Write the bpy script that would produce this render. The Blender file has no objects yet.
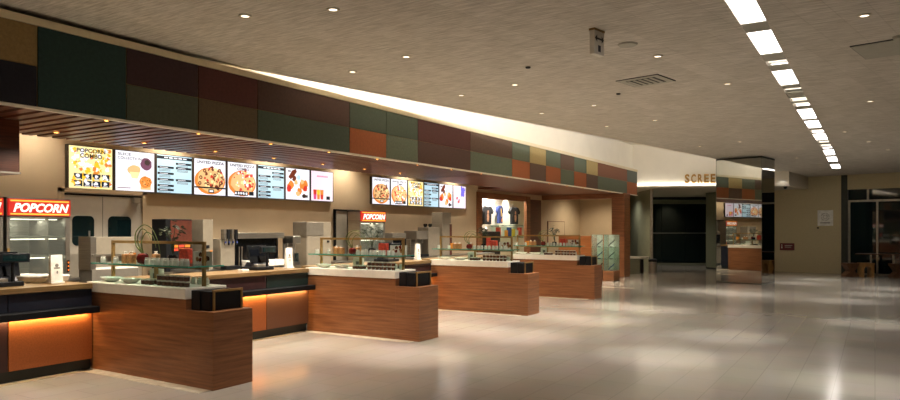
import bpy, bmesh, math, random
from mathutils import Matrix, Vector
random.seed(7)
PI = math.pi
C = bpy.context.scene.collection
SC = bpy.context.scene

# ------------------------------------------------------------------ materials
def new_mat(name):
    m = bpy.data.materials.new(name); m.use_nodes = True
    nt = m.node_tree; b = nt.nodes['Principled BSDF']
    return m, nt, b
def lin(c):
    return tuple(((x/255)/12.92 if x/255 <= .04045 else ((x/255+.055)/1.055)**2.4) for x in c) + (1,)
def noise_mix(nt, b, c1, c2, scale, vec_scale=(1,1,1), detail=4, rough=.55, bump=0, lo=.35, hi=.65):
    tc = nt.nodes.new('ShaderNodeTexCoord'); mp = nt.nodes.new('ShaderNodeMapping')
    mp.inputs['Scale'].default_value = vec_scale
    nz = nt.nodes.new('ShaderNodeTexNoise'); nz.inputs['Scale'].default_value = scale
    nz.inputs['Detail'].default_value = detail; nz.inputs['Roughness'].default_value = rough
    cr = nt.nodes.new('ShaderNodeValToRGB')
    cr.color_ramp.elements[0].position = lo; cr.color_ramp.elements[1].position = hi
    cr.color_ramp.elements[0].color = c1; cr.color_ramp.elements[1].color = c2
    nt.links.new(tc.outputs['Object'], mp.inputs['Vector']); nt.links.new(mp.outputs['Vector'], nz.inputs['Vector'])
    nt.links.new(nz.outputs['Fac'], cr.inputs['Fac']); nt.links.new(cr.outputs['Color'], b.inputs['Base Color'])
    if bump:
        bp = nt.nodes.new('ShaderNodeBump'); bp.inputs['Strength'].default_value = bump; bp.inputs['Distance'].default_value = .01
        nt.links.new(nz.outputs['Fac'], bp.inputs['Height']); nt.links.new(bp.outputs['Normal'], b.inputs['Normal'])
    return cr
def plain(name, rgb, rough=.5, metal=0, var=.12, scale=12, spec=.5, vec=(1,1,1)):
    m, nt, b = new_mat(name)
    c = lin(rgb); c1 = tuple(x*(1-var) for x in c[:3])+(1,); c2 = tuple(min(1,x*(1+var)) for x in c[:3])+(1,)
    noise_mix(nt, b, c1, c2, scale, vec)
    b.inputs['Roughness'].default_value = rough; b.inputs['Metallic'].default_value = metal
    b.inputs['Specular IOR Level'].default_value = spec
    return m
def wood(name, dark, light, rough=.35, vec=(.7,.7,14), scale=2.2):
    m, nt, b = new_mat(name)
    cr = noise_mix(nt, b, lin(dark), lin(light), scale, vec, detail=6, rough=.62, lo=.3, hi=.72)
    e = cr.color_ramp.elements.new(.5); e.color = lin(tuple((a*.45+c*.55) for a, c in zip(dark, light)))
    b.inputs['Roughness'].default_value = rough; b.inputs['Specular IOR Level'].default_value = .35
    return m
def emit(name, rgb, s):
    if name.startswith(('screen_','popcorn_sign')): s *= .78
    m, nt, b = new_mat(name)
    b.inputs['Base Color'].default_value = lin(tuple(x*.6 for x in rgb)); b.inputs['Emission Color'].default_value = lin(rgb)
    b.inputs['Emission Strength'].default_value = s; b.inputs['Roughness'].default_value = .4
    return m
def glass(name, rgb, alpha=.25, rough=.03):
    m, nt, b = new_mat(name)
    out = nt.nodes['Material Output']
    tr = nt.nodes.new('ShaderNodeBsdfTransparent'); tr.inputs['Color'].default_value = lin(rgb)
    gl = nt.nodes.new('ShaderNodeBsdfGlossy'); gl.inputs['Roughness'].default_value = rough
    lw = nt.nodes.new('ShaderNodeLayerWeight'); lw.inputs['Blend'].default_value = .5
    pw = nt.nodes.new('ShaderNodeMath'); pw.operation = 'POWER'; pw.inputs[1].default_value = 4
    fr = nt.nodes.new('ShaderNodeMath'); fr.operation = 'MULTIPLY_ADD'; fr.inputs[1].default_value = .8; fr.inputs[2].default_value = .04
    nt.links.new(lw.outputs['Facing'], pw.inputs[0]); nt.links.new(pw.outputs[0], fr.inputs[0])
    df = nt.nodes.new('ShaderNodeBsdfDiffuse'); df.inputs['Color'].default_value = lin(rgb)
    mx = nt.nodes.new('ShaderNodeMixShader'); mx2 = nt.nodes.new('ShaderNodeMixShader'); mx2.inputs['Fac'].default_value = alpha
    nt.links.new(fr.outputs[0], mx.inputs['Fac']); nt.links.new(tr.outputs['BSDF'], mx2.inputs[1]); nt.links.new(df.outputs['BSDF'], mx2.inputs[2])
    nt.links.new(mx2.outputs['Shader'], mx.inputs[1]); nt.links.new(gl.outputs['BSDF'], mx.inputs[2])
    nt.links.new(mx.outputs['Shader'], out.inputs['Surface'])
    return m
M = {}
M['wood'] = wood('cherry_veneer', (112,70,44), (162,108,70))
M['wood_dark'] = wood('dark_teak', (62,30,19), (104,54,34))
M['wood_edge'] = wood('oak_edge', (104,80,50), (146,118,78), vec=(6,1,20))
M['soffit'] = wood('canopy_teak', (78,38,22), (124,66,40), rough=.42, vec=(1,14,1))
M['soffit'].node_tree.nodes['Principled BSDF'].inputs['Specular IOR Level'].default_value = .2
M['slat'] = wood('slat_teak', (70,34,20), (118,62,38), rough=.36, vec=(1.2,16,3))
M['stool_wood'] = wood('stool_oak', (136,98,54), (176,132,78), vec=(6,6,3))
M['stool_dark'] = wood('stool_walnut', (74,48,31), (112,76,49), vec=(6,6,3))
M['slab'] = plain('cream_solid_surface', (242,234,220), .3, var=.03)
M['wall'] = plain('beige_wall_paint', (200,178,146), .75, var=.03, scale=3)
M['wall_white'] = plain('warm_white_paint', (238,230,214), .8, var=.02, scale=2)
M['wall_tan'] = plain('tan_wallpaper', (196,184,148), .8, var=.06, scale=40)
M['lip'] = plain('cream_lip_paint', (226,210,176), .7, var=.03)
M['bulk_grey'] = plain('grey_white_paint', (208,200,182), .8, var=.03)
M['black'] = plain('matte_black', (15,17,21), .5, spec=.25)
M['black_gloss'] = plain('gloss_black', (12,15,20), .15)
M['frame'] = plain('dark_bronze_frame', (58,48,36), .5)
M['navy'] = plain('navy_laminate', (28,32,46), .4)
M['teal_dark'] = plain('dark_teal_laminate', (26,46,44), .4)
M['maroon_lam'] = plain('maroon_laminate', (58,34,36), .4)
M['orange_lam'] = plain('orange_fabric_panel', (164,92,46), .6, scale=60)
M['brown_lam'] = plain('brown_fabric_panel', (112,74,54), .6, scale=60)
M['steel'] = plain('brushed_steel', (176,172,164), .32, 1, var=.15, scale=3, vec=(1,1,40))
M['steel_dull'] = plain('dull_steel_panel', (132,126,116), .45, .5, var=.06)
M['greige'] = plain('greige_appliance', (146,137,121), .5, .1, var=.05)
M['brass'] = plain('aged_brass', (158,126,76), .4, .5)
M['white'] = plain('white_glaze', (236,232,224), .2)
M['paper'] = plain('paper_white', (226,222,212), .6, var=.04)
M['grey_print'] = plain('grey_print', (120,116,110), .6)
M['dark_print'] = plain('dark_print', (40,40,44), .6)
M['red_pot'] = plain('oxblood_glaze', (112,34,28), .15)
M['leaf'] = plain('leaf_green', (96,112,52), .5, var=.3)
M['leaf_dark'] = plain('leaf_dark_green', (48,64,40), .5, var=.3)
M['cookie'] = plain('cookie_brown', (176,124,74), .6, var=.35, scale=45)
M['orange_card'] = plain('orange_card', (226,140,40), .5)
M['red_card'] = plain('red_card', (206,70,48), .45, var=.3, scale=30)
M['rust_panel'] = plain('rust_panel', (88,40,26), .4, var=.2)
M['jam'] = plain('brown_jam', (92,58,44), .25, var=.3)
M['jar_glass'] = plain('frosted_jar_glass', (204,204,194), .12, spec=.6)
M['lid'] = plain('pale_lid', (206,202,190), .3)
M['glass'] = glass('clear_glass', (242,248,244), .04)
M['glass_shelf'] = glass('pale_shelf_glass', (206,232,224), .10)
M['glass_edge'] = plain('green_glass_edge', (70,150,132), .15)
M['glass_dark'] = plain('dark_glazing', (16,34,37), .03, spec=.7)
M['door_white'] = plain('off_white_door', (182,174,160), .5, var=.03)
M['mirror'] = plain('smoked_mirror', (158,158,152), .008, 1, var=0)
M['bronze'] = plain('olive_mirror_tone', (138,140,118), .25, 0, var=.04, spec=.5)  # mirrored entrance walls: the reflected beige is put into this olive colour
M['alu'] = plain('aluminium_frame', (172,164,148), .35, .6)
M['alu_dark'] = plain('dark_green_metal', (54,58,50), .4, .3)
M['panel_grey'] = plain('grey_access_panel', (172,170,158), .6, var=.04)
M['vent_dark'] = plain('vent_dark', (34,32,30), .6)
M['gold_letter'] = plain('gold_letter', (176,132,62), .35, .4)
M['maroon_sign'] = plain('maroon_sign', (104,30,40), .4)
M['grey_sign'] = plain('grey_sign', (226,226,220), .4)
M['kick'] = plain('dark_kick', (22,34,36), .4)
M['border'] = plain('cream_border_stone', (206,194,170), .25)
M['bench'] = plain('bench_cream', (214,208,192), .3)
M['shirt'] = plain('black_cotton', (24,24,28), .85, scale=30)
M['skin_print'] = plain('tan_print', (176,130,100), .7, var=.3, scale=20)
M['blue_cloth'] = plain('blue_cloth', (54,70,130), .8)
M['yellow_cloth'] = plain('yellow_cloth', (224,190,70), .8)
M['wood_warm'] = wood('warm_wood_counter', (148,86,44), (190,122,70))
# emissive
M['e_strip'] = emit('light_strip_diffuser', (255,246,240), 5.0)
M['e_strip_dim'] = emit('light_strip_dim', (232,220,200), 1.3)
M['e_lens'] = emit('downlight_lens', (255,236,208), 2.2)
M['e_amber'] = emit('amber_lens', (255,176,90), 9.0)
M['e_led'] = emit('amber_led', (255,176,60), 5.0)
M['e_wash'] = emit('white_wash_led', (255,246,226), 1.5)
M['e_white'] = emit('screen_white', (246,246,255), 1.0)
M['e_blue'] = emit('screen_pale_blue', (190,222,236), 1.0)
M['e_pink'] = emit('screen_pale_pink', (246,228,240), 1.0)
M['e_dark'] = emit('screen_dark', (18,34,46), .4)
M['e_text'] = emit('screen_text_dark', (60,48,40), .6)
M['e_yellow'] = emit('screen_popcorn_yellow', (255,200,40), 1.0)
M['e_cream'] = emit('screen_popcorn_cream', (255,236,170), 1.0)
M['e_orange'] = emit('screen_orange', (232,138,56), .95)
M['e_brown'] = emit('screen_brown', (120,52,28), .8)
M['e_red'] = emit('screen_red', (214,58,44), .95)
M['e_bun'] = emit('screen_bun', (240,190,130), 1.0)
M['e_plum'] = emit('screen_plum', (118,72,98), .8)
M['e_violet'] = emit('screen_violet', (120,110,230), 1.0)
M['e_magenta'] = emit('screen_magenta', (220,80,140), 1.0)
M['e_sign_red'] = emit('popcorn_sign_red', (206,32,20), .7)
M['e_sign_gold'] = emit('popcorn_sign_gold', (255,176,60), 1.1)
M['e_sign_white'] = emit('popcorn_sign_white', (255,246,230), 1.3)
M['e_case'] = emit('warming_lamp', (255,240,214), 2.5)
M['e_button'] = emit('orange_button', (255,120,20), 2.0)

def fabric(name, rgb):
    g = sum(rgb)/3; rgb = tuple((c*.78+g*.22)*.94 for c in rgb)
    return plain(name, rgb, .75, var=.10, scale=26, spec=.3)
FAB = {'tan': fabric('fab_tan',(168,132,74)), 'navy': fabric('fab_navy',(38,36,48)), 'teal': fabric('fab_teal',(40,70,66)),
       'plum': fabric('fab_plum',(72,46,48)), 'olive': fabric('fab_olive',(86,92,72)), 'maroon': fabric('fab_maroon',(98,48,42)),
       'brownolive': fabric('fab_brownolive',(108,86,58)), 'umber': fabric('fab_umber',(94,62,50)), 'green': fabric('fab_green',(80,94,74)),
       'sage': fabric('fab_sage',(106,116,92)), 'orange': fabric('fab_orange',(190,96,44)), 'brown': fabric('fab_brown',(112,82,64)),
       'ochre': fabric('fab_ochre',(196,166,98)), 'rust': fabric('fab_rust',(152,92,64)), 'slate': fabric('fab_slate',(104,112,100))}

def floor_mat():
    m, nt, b = new_mat('polished_cream_tile')
    tc = nt.nodes.new('ShaderNodeTexCoord'); mp = nt.nodes.new('ShaderNodeMapping')
    mp.inputs['Rotation'].default_value = (0,0,PI/2)
    br = nt.nodes.new('ShaderNodeTexBrick')
    br.inputs['Scale'].default_value = 1; br.inputs['Brick Width'].default_value = .62; br.inputs['Row Height'].default_value = .345
    br.inputs['Mortar Size'].default_value = .0035; br.inputs['Mortar Smooth'].default_value = .2
    br.offset = .37; br.offset_frequency = 2; br.squash = 1.5; br.squash_frequency = 3
    br.inputs['Color1'].default_value = lin((168,160,149)); br.inputs['Color2'].default_value = lin((164,156,144))
    br.inputs['Mortar'].default_value = lin((147,139,127))
    nz = nt.nodes.new('ShaderNodeTexNoise'); nz.inputs['Scale'].default_value = 1.4; nz.inputs['Detail'].default_value = 5
    mx = nt.nodes.new('ShaderNodeMixRGB'); mx.blend_type = 'OVERLAY'; mx.inputs['Fac'].default_value = .10
    nt.links.new(tc.outputs['Object'], mp.inputs['Vector']); nt.links.new(mp.outputs['Vector'], br.inputs['Vector'])
    nt.links.new(tc.outputs['Object'], nz.inputs['Vector'])
    nt.links.new(br.outputs['Color'], mx.inputs['Color1']); nt.links.new(nz.outputs['Color'], mx.inputs['Color2'])
    nt.links.new(mx.outputs['Color'], b.inputs['Base Color'])
    bp = nt.nodes.new('ShaderNodeBump'); bp.inputs['Strength'].default_value = .1; bp.inputs['Distance'].default_value = .001
    nt.links.new(br.outputs['Fac'], bp.inputs['Height']); bp.invert = True
    n2 = nt.nodes.new('ShaderNodeTexNoise'); n2.inputs['Scale'].default_value = 3.0; n2.inputs['Detail'].default_value = 2
    mr = nt.nodes.new('ShaderNodeMapRange'); mr.inputs['To Min'].default_value = .09; mr.inputs['To Max'].default_value = .17
    nt.links.new(tc.outputs['Object'], n2.inputs['Vector']); nt.links.new(n2.outputs['Fac'], mr.inputs['Value'])
    b.inputs['Roughness'].default_value = .15
    b.inputs['Specular IOR Level'].default_value = .6
    return m
HALL = math.radians(11.0)
def ceil_mat():
    m, nt, b = new_mat('brown_mineral_fibre_ceiling')
    tc = nt.nodes.new('ShaderNodeTexCoord'); mp = nt.nodes.new('ShaderNodeMapping')
    mp.inputs['Rotation'].default_value = (0,0,PI/2+HALL)
    br = nt.nodes.new('ShaderNodeTexBrick'); br.inputs['Scale'].default_value = 1
    br.inputs['Brick Width'].default_value = .6; br.inputs['Row Height'].default_value = .3; br.inputs['Mortar Size'].default_value = .004
    br.inputs['Color1'].default_value = lin((226,220,211)); br.inputs['Color2'].default_value = lin((219,213,203)); br.inputs['Mortar'].default_value = lin((208,202,192))
    mp2 = nt.nodes.new('ShaderNodeMapping'); mp2.inputs['Rotation'].default_value = (0,0,PI/2+HALL); mp2.inputs['Scale'].default_value = (2.2,24,1)
    nz = nt.nodes.new('ShaderNodeTexNoise'); nz.inputs['Scale'].default_value = 1.6; nz.inputs['Detail'].default_value = 6; nz.inputs['Roughness'].default_value = .7
    cr = nt.nodes.new('ShaderNodeValToRGB'); cr.color_ramp.elements[0].position = .33; cr.color_ramp.elements[1].position = .62
    cr.color_ramp.elements[0].color = (.42,.4,.38,1); cr.color_ramp.elements[1].color = (1,1,1,1)
    mx = nt.nodes.new('ShaderNodeMixRGB'); mx.blend_type = 'MULTIPLY'; mx.inputs['Fac'].default_value = .7
    nt.links.new(tc.outputs['Object'], mp.inputs['Vector']); nt.links.new(mp.outputs['Vector'], br.inputs['Vector'])
    nt.links.new(tc.outputs['Object'], mp2.inputs['Vector']); nt.links.new(mp2.outputs['Vector'], nz.inputs['Vector'])
    nt.links.new(nz.outputs['Fac'], cr.inputs['Fac'])
    nt.links.new(br.outputs['Color'], mx.inputs['Color1']); nt.links.new(cr.outputs['Color'], mx.inputs['Color2'])
    nt.links.new(mx.outputs['Color'], b.inputs['Base Color'])
    b.inputs['Roughness'].default_value = .9; b.inputs['Specular IOR Level'].default_value = .2
    return m
M['floor'] = floor_mat(); M['ceil'] = ceil_mat()

# ------------------------------------------------------------------ mesh builder
class MB:
    def __init__(s): s.v = []; s.f = []; s.m = []; s.sm = []
    def add(s, vs, fs, mi=0, smooth=False):
        o = len(s.v); s.v += [tuple(v) for v in vs]
        for f in fs: s.f.append(tuple(i+o for i in f)); s.m.append(mi); s.sm.append(smooth)
        return s
    def box(s, x0, x1, y0, y1, z0, z1, mi=0):
        vs = [(x0,y0,z0),(x1,y0,z0),(x1,y1,z0),(x0,y1,z0),(x0,y0,z1),(x1,y0,z1),(x1,y1,z1),(x0,y1,z1)]
        return s.add(vs, [(0,3,2,1),(4,5,6,7),(0,1,5,4),(1,2,6,5),(2,3,7,6),(3,0,4,7)], mi)
    def prism(s, poly, z0, z1, mi=0, zf0=None, zf1=None):
        n = len(poly)
        a = sum(poly[i][0]*poly[(i+1)%n][1]-poly[(i+1)%n][0]*poly[i][1] for i in range(n))
        if a < 0: poly = poly[::-1]
        vs = [(x,y,zf0(x,y) if zf0 else z0) for x,y in poly] + [(x,y,zf1(x,y) if zf1 else z1) for x,y in poly]
        fs = [tuple(range(n-1,-1,-1)), tuple(range(n,2*n))] + [(i,(i+1)%n,n+(i+1)%n,n+i) for i in range(n)]
        return s.add(vs, fs, mi)
    def xprism(s, poly_yz, x0, x1, mi=0):            # outline in (y,z), pushed along x
        n = len(poly_yz)
        a = sum(poly_yz[i][0]*poly_yz[(i+1)%n][1]-poly_yz[(i+1)%n][0]*poly_yz[i][1] for i in range(n))
        if a < 0: poly_yz = poly_yz[::-1]
        vs = [(x0,y,z) for y,z in poly_yz]+[(x1,y,z) for y,z in poly_yz]
        fs = [tuple(range(n-1,-1,-1)), tuple(range(n,2*n))]+[(i,(i+1)%n,n+(i+1)%n,n+i) for i in range(n)]
        return s.add(vs, fs, mi)
    def yprism(s, poly_xz, y0, y1, mi=0):            # outline in (x,z), pushed along y
        n = len(poly_xz)
        a = sum(poly_xz[i][0]*poly_xz[(i+1)%n][1]-poly_xz[(i+1)%n][0]*poly_xz[i][1] for i in range(n))
        if a > 0: poly_xz = poly_xz[::-1]
        vs = [(x,y0,z) for x,z in poly_xz]+[(x,y1,z) for x,z in poly_xz]
        fs = [tuple(range(n-1,-1,-1)), tuple(range(n,2*n))]+[(i,(i+1)%n,n+(i+1)%n,n+i) for i in range(n)]
        return s.add(vs, fs, mi)
    def wall(s, p, q, t, z0, z1, mi=0, zf=None):     # wall from p to q, thickness t to the left of p->q
        dx, dy = q[0]-p[0], q[1]-p[1]; L = math.hypot(dx,dy); nx, ny = -dy/L*t, dx/L*t
        return s.prism([p,q,(q[0]+nx,q[1]+ny),(p[0]+nx,p[1]+ny)], z0, z1, mi, zf1=zf)
    def lathe(s, prof, cx=0, cy=0, n=16, mi=0, sx=1, sy=1, smooth=True, caps=True):
        vs = []; fs = []
        for r, z in prof:
            for k in range(n):
                a = 2*PI*k/n; vs.append((cx+r*sx*math.cos(a), cy+r*sy*math.sin(a), z))
        for j in range(len(prof)-1):
            for k in range(n): fs.append((j*n+k, j*n+(k+1)%n, (j+1)*n+(k+1)%n, (j+1)*n+k))
        s.add(vs, fs, mi, smooth)
        if not caps: return s
        if prof[0][0] > 1e-5: s.add(vs[:n], [tuple(range(n-1,-1,-1))], mi)
        if prof[-1][0] > 1e-5: s.add(vs[-n:], [tuple(range(n))], mi)
        return s
    def cyl(s, cx, cy, z0, z1, r, n=16, mi=0): return s.lathe([(r,z0),(r,z1)], cx, cy, n, mi)
    def disc(s, cx, cz, y, r, n=20, mi=0, sx=1, sz=1):  # flat disc on a -y facing surface
        vs = [(cx+r*sx*math.cos(2*PI*k/n), y, cz+r*sz*math.sin(2*PI*k/n)) for k in range(n)]
        return s.add(vs, [tuple(range(n))], mi)
    def rect(s, x0, x1, z0, z1, y, mi=0):               # flat print on a -y facing surface
        return s.add([(x0,y,z0),(x1,y,z0),(x1,y,z1),(x0,y,z1)], [(0,1,2,3)], mi)
    def blob(s, cx, cz, y, r, mi=0, n=9, jit=.3, sx=1, sz=1):
        vs = []
        for k in range(n):
            rr = r*(1-jit+2*jit*random.random()); a = 2*PI*k/n
            vs.append((cx+rr*sx*math.cos(a), y, cz+rr*sz*math.sin(a)))
        return s.add(vs, [tuple(range(n))], mi)
    def tube(s, pts, r, n=8, mi=0, taper=1):
        pts = [Vector(p) for p in pts]; vs = []; fs = []
        for i, p in enumerate(pts):
            d = (pts[min(i+1,len(pts)-1)]-pts[max(i-1,0)]).normalized()
            u = d.cross(Vector((0,0,1)))
            if u.length < 1e-3: u = d.cross(Vector((1,0,0)))
            u.normalize(); w = d.cross(u)
            rr = r*(1-(1-taper)*i/max(1,len(pts)-1))
            for k in range(n):
                a = 2*PI*k/n; vs.append(p+u*math.cos(a)*rr+w*math.sin(a)*rr)
        for i in range(len(pts)-1):
            for k in range(n): fs.append((i*n+k, i*n+(k+1)%n, (i+1)*n+(k+1)%n, (i+1)*n+k))
        s.add(vs, fs, mi, True)
        s.add(vs[:n], [tuple(range(n))], mi); s.add(vs[-n:], [tuple(range(n-1,-1,-1))], mi)
        return s
    def mesh(s, name, mats):
        me = bpy.data.meshes.new(name); me.from_pydata(s.v, [], s.f)
        for m in mats: me.materials.append(m)
        me.polygons.foreach_set('material_index', s.m); me.polygons.foreach_set('use_smooth', s.sm)
        bm = bmesh.new(); bm.from_mesh(me); bmesh.ops.remove_doubles(bm, verts=bm.verts, dist=1e-6) if any(s.sm) else None
        bm.to_mesh(me); bm.free()
        try: me.set_sharp_from_angle(angle=math.radians(40))
        except Exception: pass
        return me
    def build(s, name, mats, parent=None, bevel=0):
        if not isinstance(mats, (list,tuple)): mats = [mats]
        o = bpy.data.objects.new(name, s.mesh(name, mats)); C.objects.link(o)
        if parent: o.parent = parent
        if bevel:
            b = o.modifiers.new('bevel','BEVEL'); b.width = bevel; b.segments = 2; b.limit_method = 'ANGLE'
        return o
def thing(name, label, cat, loc=(0,0,0), rotz=0, group=None):
    o = bpy.data.objects.new(name, None); C.objects.link(o); o.empty_display_size = .1
    o.location = loc; o.rotation_euler = (0,0,rotz); o['label'] = label; o['category'] = cat
    if group: o['group'] = group
    return o
def tag(o, label, cat, group=None, loc=None, rotz=None):
    o['label'] = label; o['category'] = cat
    if group: o['group'] = group
    if loc: o.location = loc
    if rotz is not None: o.rotation_euler = (0,0,rotz)
    return o
def struct(name, mb, mats, bevel=0):
    o = mb.build(name, mats, None, bevel); o['kind'] = 'structure'; return o
def dup(root, loc, label=None, rotz=None, group=None):
    def cp(o, par):
        c = o.copy(); C.objects.link(c)
        if par: c.parent = par
        for ch in o.children:
            if ch.type != 'LIGHT': cp(ch, c)
        return c
    r = cp(root, None); r.location = loc
    if rotz is not None: r.rotation_euler = (0,0,rotz)
    if label: r['label'] = label
    if group: r['group'] = group
    return r
def text(name, body, mat, parent, x, y, z, h, w=None, ext=.004, shear=0, bold=0, align='CENTER', rot=None):
    cu = bpy.data.curves.new('tmp_text','FONT'); cu.body = body; cu.size = h/.69; cu.extrude = ext/2; cu.shear = shear; cu.offset = bold
    cu.align_x = align; cu.resolution_u = 3
    t = bpy.data.objects.new('tmp_text', cu); C.objects.link(t)
    dg = bpy.context.evaluated_depsgraph_get(); dg.update()
    me = bpy.data.meshes.new_from_object(t.evaluated_get(dg)); bpy.data.objects.remove(t); bpy.data.curves.remove(cu)
    me.materials.clear(); me.materials.append(mat)
    xs = [v.co.x for v in me.vertices]; sc = 1
    if w and xs: sc = w/(max(xs)-min(xs))
    me.transform(Matrix(((sc,0,0,0),(0,0,-1,0),(0,1,0,0),(0,0,0,1))))
    me.name = name
    o = bpy.data.objects.new(name, me); C.objects.link(o); o.parent = parent; o.location = (x,y,z)
    if rot: o.rotation_euler = rot
    return o
ORD = ['first','second','third','fourth','fifth','sixth','seventh','eighth','ninth','tenth','eleventh','twelfth','thirteenth','fourteenth',
       'fifteenth','sixteenth','seventeenth','eighteenth','nineteenth','twentieth','twenty-first','twenty-second','twenty-third','twenty-fourth','twenty-fifth','twenty-sixth']
def spot(name, loc, power, size=80, blend=.6, col=(1,.86,.68), parent=None, target=None, rad=.03):
    l = bpy.data.lights.new(name,'SPOT'); l.energy = power; l.spot_size = math.radians(size); l.spot_blend = blend; l.color = col; l.shadow_soft_size = rad
    o = bpy.data.objects.new(name, l); C.objects.link(o); o.location = loc
    if parent: o.parent = parent
    if target: o.rotation_euler = (Vector(target)-Vector(loc)).to_track_quat('-Z','Y').to_euler()
    return o
def area_dir(name, loc, d, along, L, w, power, col=(1,.9,.75), parent=None):
    l = bpy.data.lights.new(name,'AREA'); l.shape = 'RECTANGLE'; l.size = w; l.size_y = L; l.energy = power; l.color = col
    o = bpy.data.objects.new(name, l); C.objects.link(o)
    zz = -Vector(d).normalized(); yy = Vector(along).normalized(); xx = yy.cross(zz).normalized(); yy = zz.cross(xx)
    m = Matrix((xx,yy,zz)).transposed().to_4x4(); m.translation = Vector(loc); o.matrix_world = m
    if parent: o.parent = parent
    return o
def area(name, loc, sx, sy, power, target, col=(1,.9,.75), parent=None, rotz=None):
    l = bpy.data.lights.new(name,'AREA'); l.shape = 'RECTANGLE'; l.size = sx; l.size_y = sy; l.energy = power; l.color = col
    o = bpy.data.objects.new(name, l); C.objects.link(o); o.location = loc
    d = (Vector(target)-Vector(loc)).to_track_quat('-Z','Y'); o.rotation_euler = d.to_euler()
    if parent: o.parent = parent
    return o

# ------------------------------------------------------------------ camera
H = 1.55; F = 685.0; TH = math.atan(425/F)
cam = bpy.data.cameras.new('camera'); cam.sensor_width = 36; cam.lens = F/900*36; cam.shift_y = 30/900; cam.clip_end = 200
co = bpy.data.objects.new('camera', cam); C.objects.link(co); co.location = (0,0,H); co.rotation_euler = (PI/2,0,TH); SC.camera = co

# ------------------------------------------------------------------ setting
CZ = 3.69
def cz(x, y): return CZ if y <= 21 else CZ-.03*(y-21)
EA = (math.sin(HALL), math.cos(HALL)); EB = (-math.cos(HALL), math.sin(HALL))
def edge_x(y): return -7.33+(y-4.72)*.1955
struct('floor', MB().box(-13,9,-7,36,-.1,0), M['floor'])
SX0, SX1, SYE = -1.19, -.945, 25.75
T = .14
f0 = lambda x,y: cz(x,y); f1 = lambda x,y: cz(x,y)+T
cl = MB(); cl.prism([(edge_x(-7),-7),(SX0,-7),(SX0,21),(edge_x(21),21)],0,0,0,f0,f1); cl.prism([(edge_x(21),21),(SX0,21),(SX0,SYE),(edge_x(SYE),SYE)],0,0,0,f0,f1)
struct('ceiling_left', cl, M['ceil'])
cl = MB(); cl.prism([(SX1,-7),(9,-7),(9,21),(SX1,21)],0,0,0,f0,f1); cl.prism([(SX1,21),(9,21),(9,SYE),(SX1,SYE)],0,0,0,f0,f1)
struct('ceiling_right', cl, M['ceil'])
cl = MB(); cl.prism([(edge_x(SYE),SYE),(9,SYE),(9,36),(edge_x(36),36)],0,0,0,f0,f1)
struct('ceiling_far', cl, M['ceil'])
# dark edge bead of the slab and the raised cove behind it
bd = MB(); bd.prism([(edge_x(-7)-.03,-7),(edge_x(-7),-7),(edge_x(25),25),(edge_x(25)-.03,25)], CZ-.012, CZ+.16)
struct('trim_1', bd, M['wall_white'])
struct('ceiling_cove', MB().box(-10,2,-7,30,4.55,4.65), M['wall_white'])
struct('wall_cove', MB().box(-7.5,-7.3,5.6,24.3,3.4,4.6), M['wall_white'])
# back wall of the concession stand with the openings of the shop beyond it
struct('wall_left', MB().box(-10.2,-10,-7,17.59,0,3.3), M['wall']); struct('wall_left_header', MB().box(-10.2,-10,17.59,21.23,2.69,3.3), M['wall']); struct('wall_left_far', MB().box(-10.2,-10,21.23,26.1,0,3.3), M['wall'])
struct('ceiling_kitchen', MB().box(-13,-7.35,-7,26.2,3.3,3.4), M['wall'])
struct('wall_shop', MB().box(-11.55,-11.4,16.6,24.2,0,3.3), M['wall_white'])
ws = MB(); ws.box(-11.4,-10.2,16.6,16.75,0,3.3); ws.box(-11.4,-10.2,24.05,24.2,0,3.3); struct('wall_shop_side', ws, M['wall_white'])
struct('wall_recess', MB().box(-10.0,-8.2,25.95,26.1,0,3.3), M['wall'])
struct('wall_right', MB().box(8,8.15,-7,36,0,4), M['wall_tan'])
struct('wall_rear', MB().box(-13,8.15,-7.15,-7,0,4.7), M['wall_tan'])
# bulkhead over the screen entrance
B0 = (-7.3,24.07); B1 = (-2.49,25.88); BD = Vector((B1[0]-B0[0],B1[1]-B0[1],0)).normalized()
B2 = (B1[0]+EA[0]*2.3, B1[1]+EA[1]*2.3)
bk = MB(); bk.prism([B0,B1,B2,(-2.0,33),(-10.0,33),(-9.9,26.2),(-7.5,24.2)],3.04,4.6)
struct('wall_bulkhead', bk, M['bulk_grey'])
bw = MB(); n = Vector((BD.y,-BD.x,0))
bw.prism([B0,B1,(B1[0]+n.x*.012,B1[1]+n.y*.012),(B0[0]+n.x*.012,B0[1]+n.y*.012)],3.10,4.55)
struct('wall_bulkhead_front', bw, M['wall_white'])
lg = MB(); lg.prism([B0,B1,(B1[0]+n.x*.10,B1[1]+n.y*.10),(B0[0]+n.x*.10,B0[1]+n.y*.10)],3.04,3.075)
lg.prism([(B0[0]+n.x*.085,B0[1]+n.y*.085),(B1[0]+n.x*.085,B1[1]+n.y*.085),(B1[0]+n.x*.10,B1[1]+n.y*.10),(B0[0]+n.x*.10,B0[1]+n.y*.10)],3.075,3.09)
struct('trim_2', lg, M['bulk_grey'])
# right-hand end wall
W0 = (-1.02,27.85)
def wp(t, off=0): return (W0[0]+EB[0]*t - EA[0]*off, W0[1]+EB[1]*t - EA[1]*off)
we = MB(); we.wall(wp(0), wp(4.35), -.2, 0, 3.6); struct('wall_back', we, M['wall_tan'])
wj = MB(); wj.prism([wp(0,-.02),wp(-.2,-.02),wp(-.2,-.3),wp(0,-.3)],0,3.6); struct('trim_3', wj, M['alu_dark'])
wb = MB(); wb.prism([wp(-.2,0),wp(-7.5,0),wp(-7.5,-.3),wp(-.2,-.3)],2.97,3.6); struct('wall_back_header', wb, M['wall_tan'])
struct('wall_far_end', MB().box(-13,9,35.5,35.7,0,4), M['wall_tan'])
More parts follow.
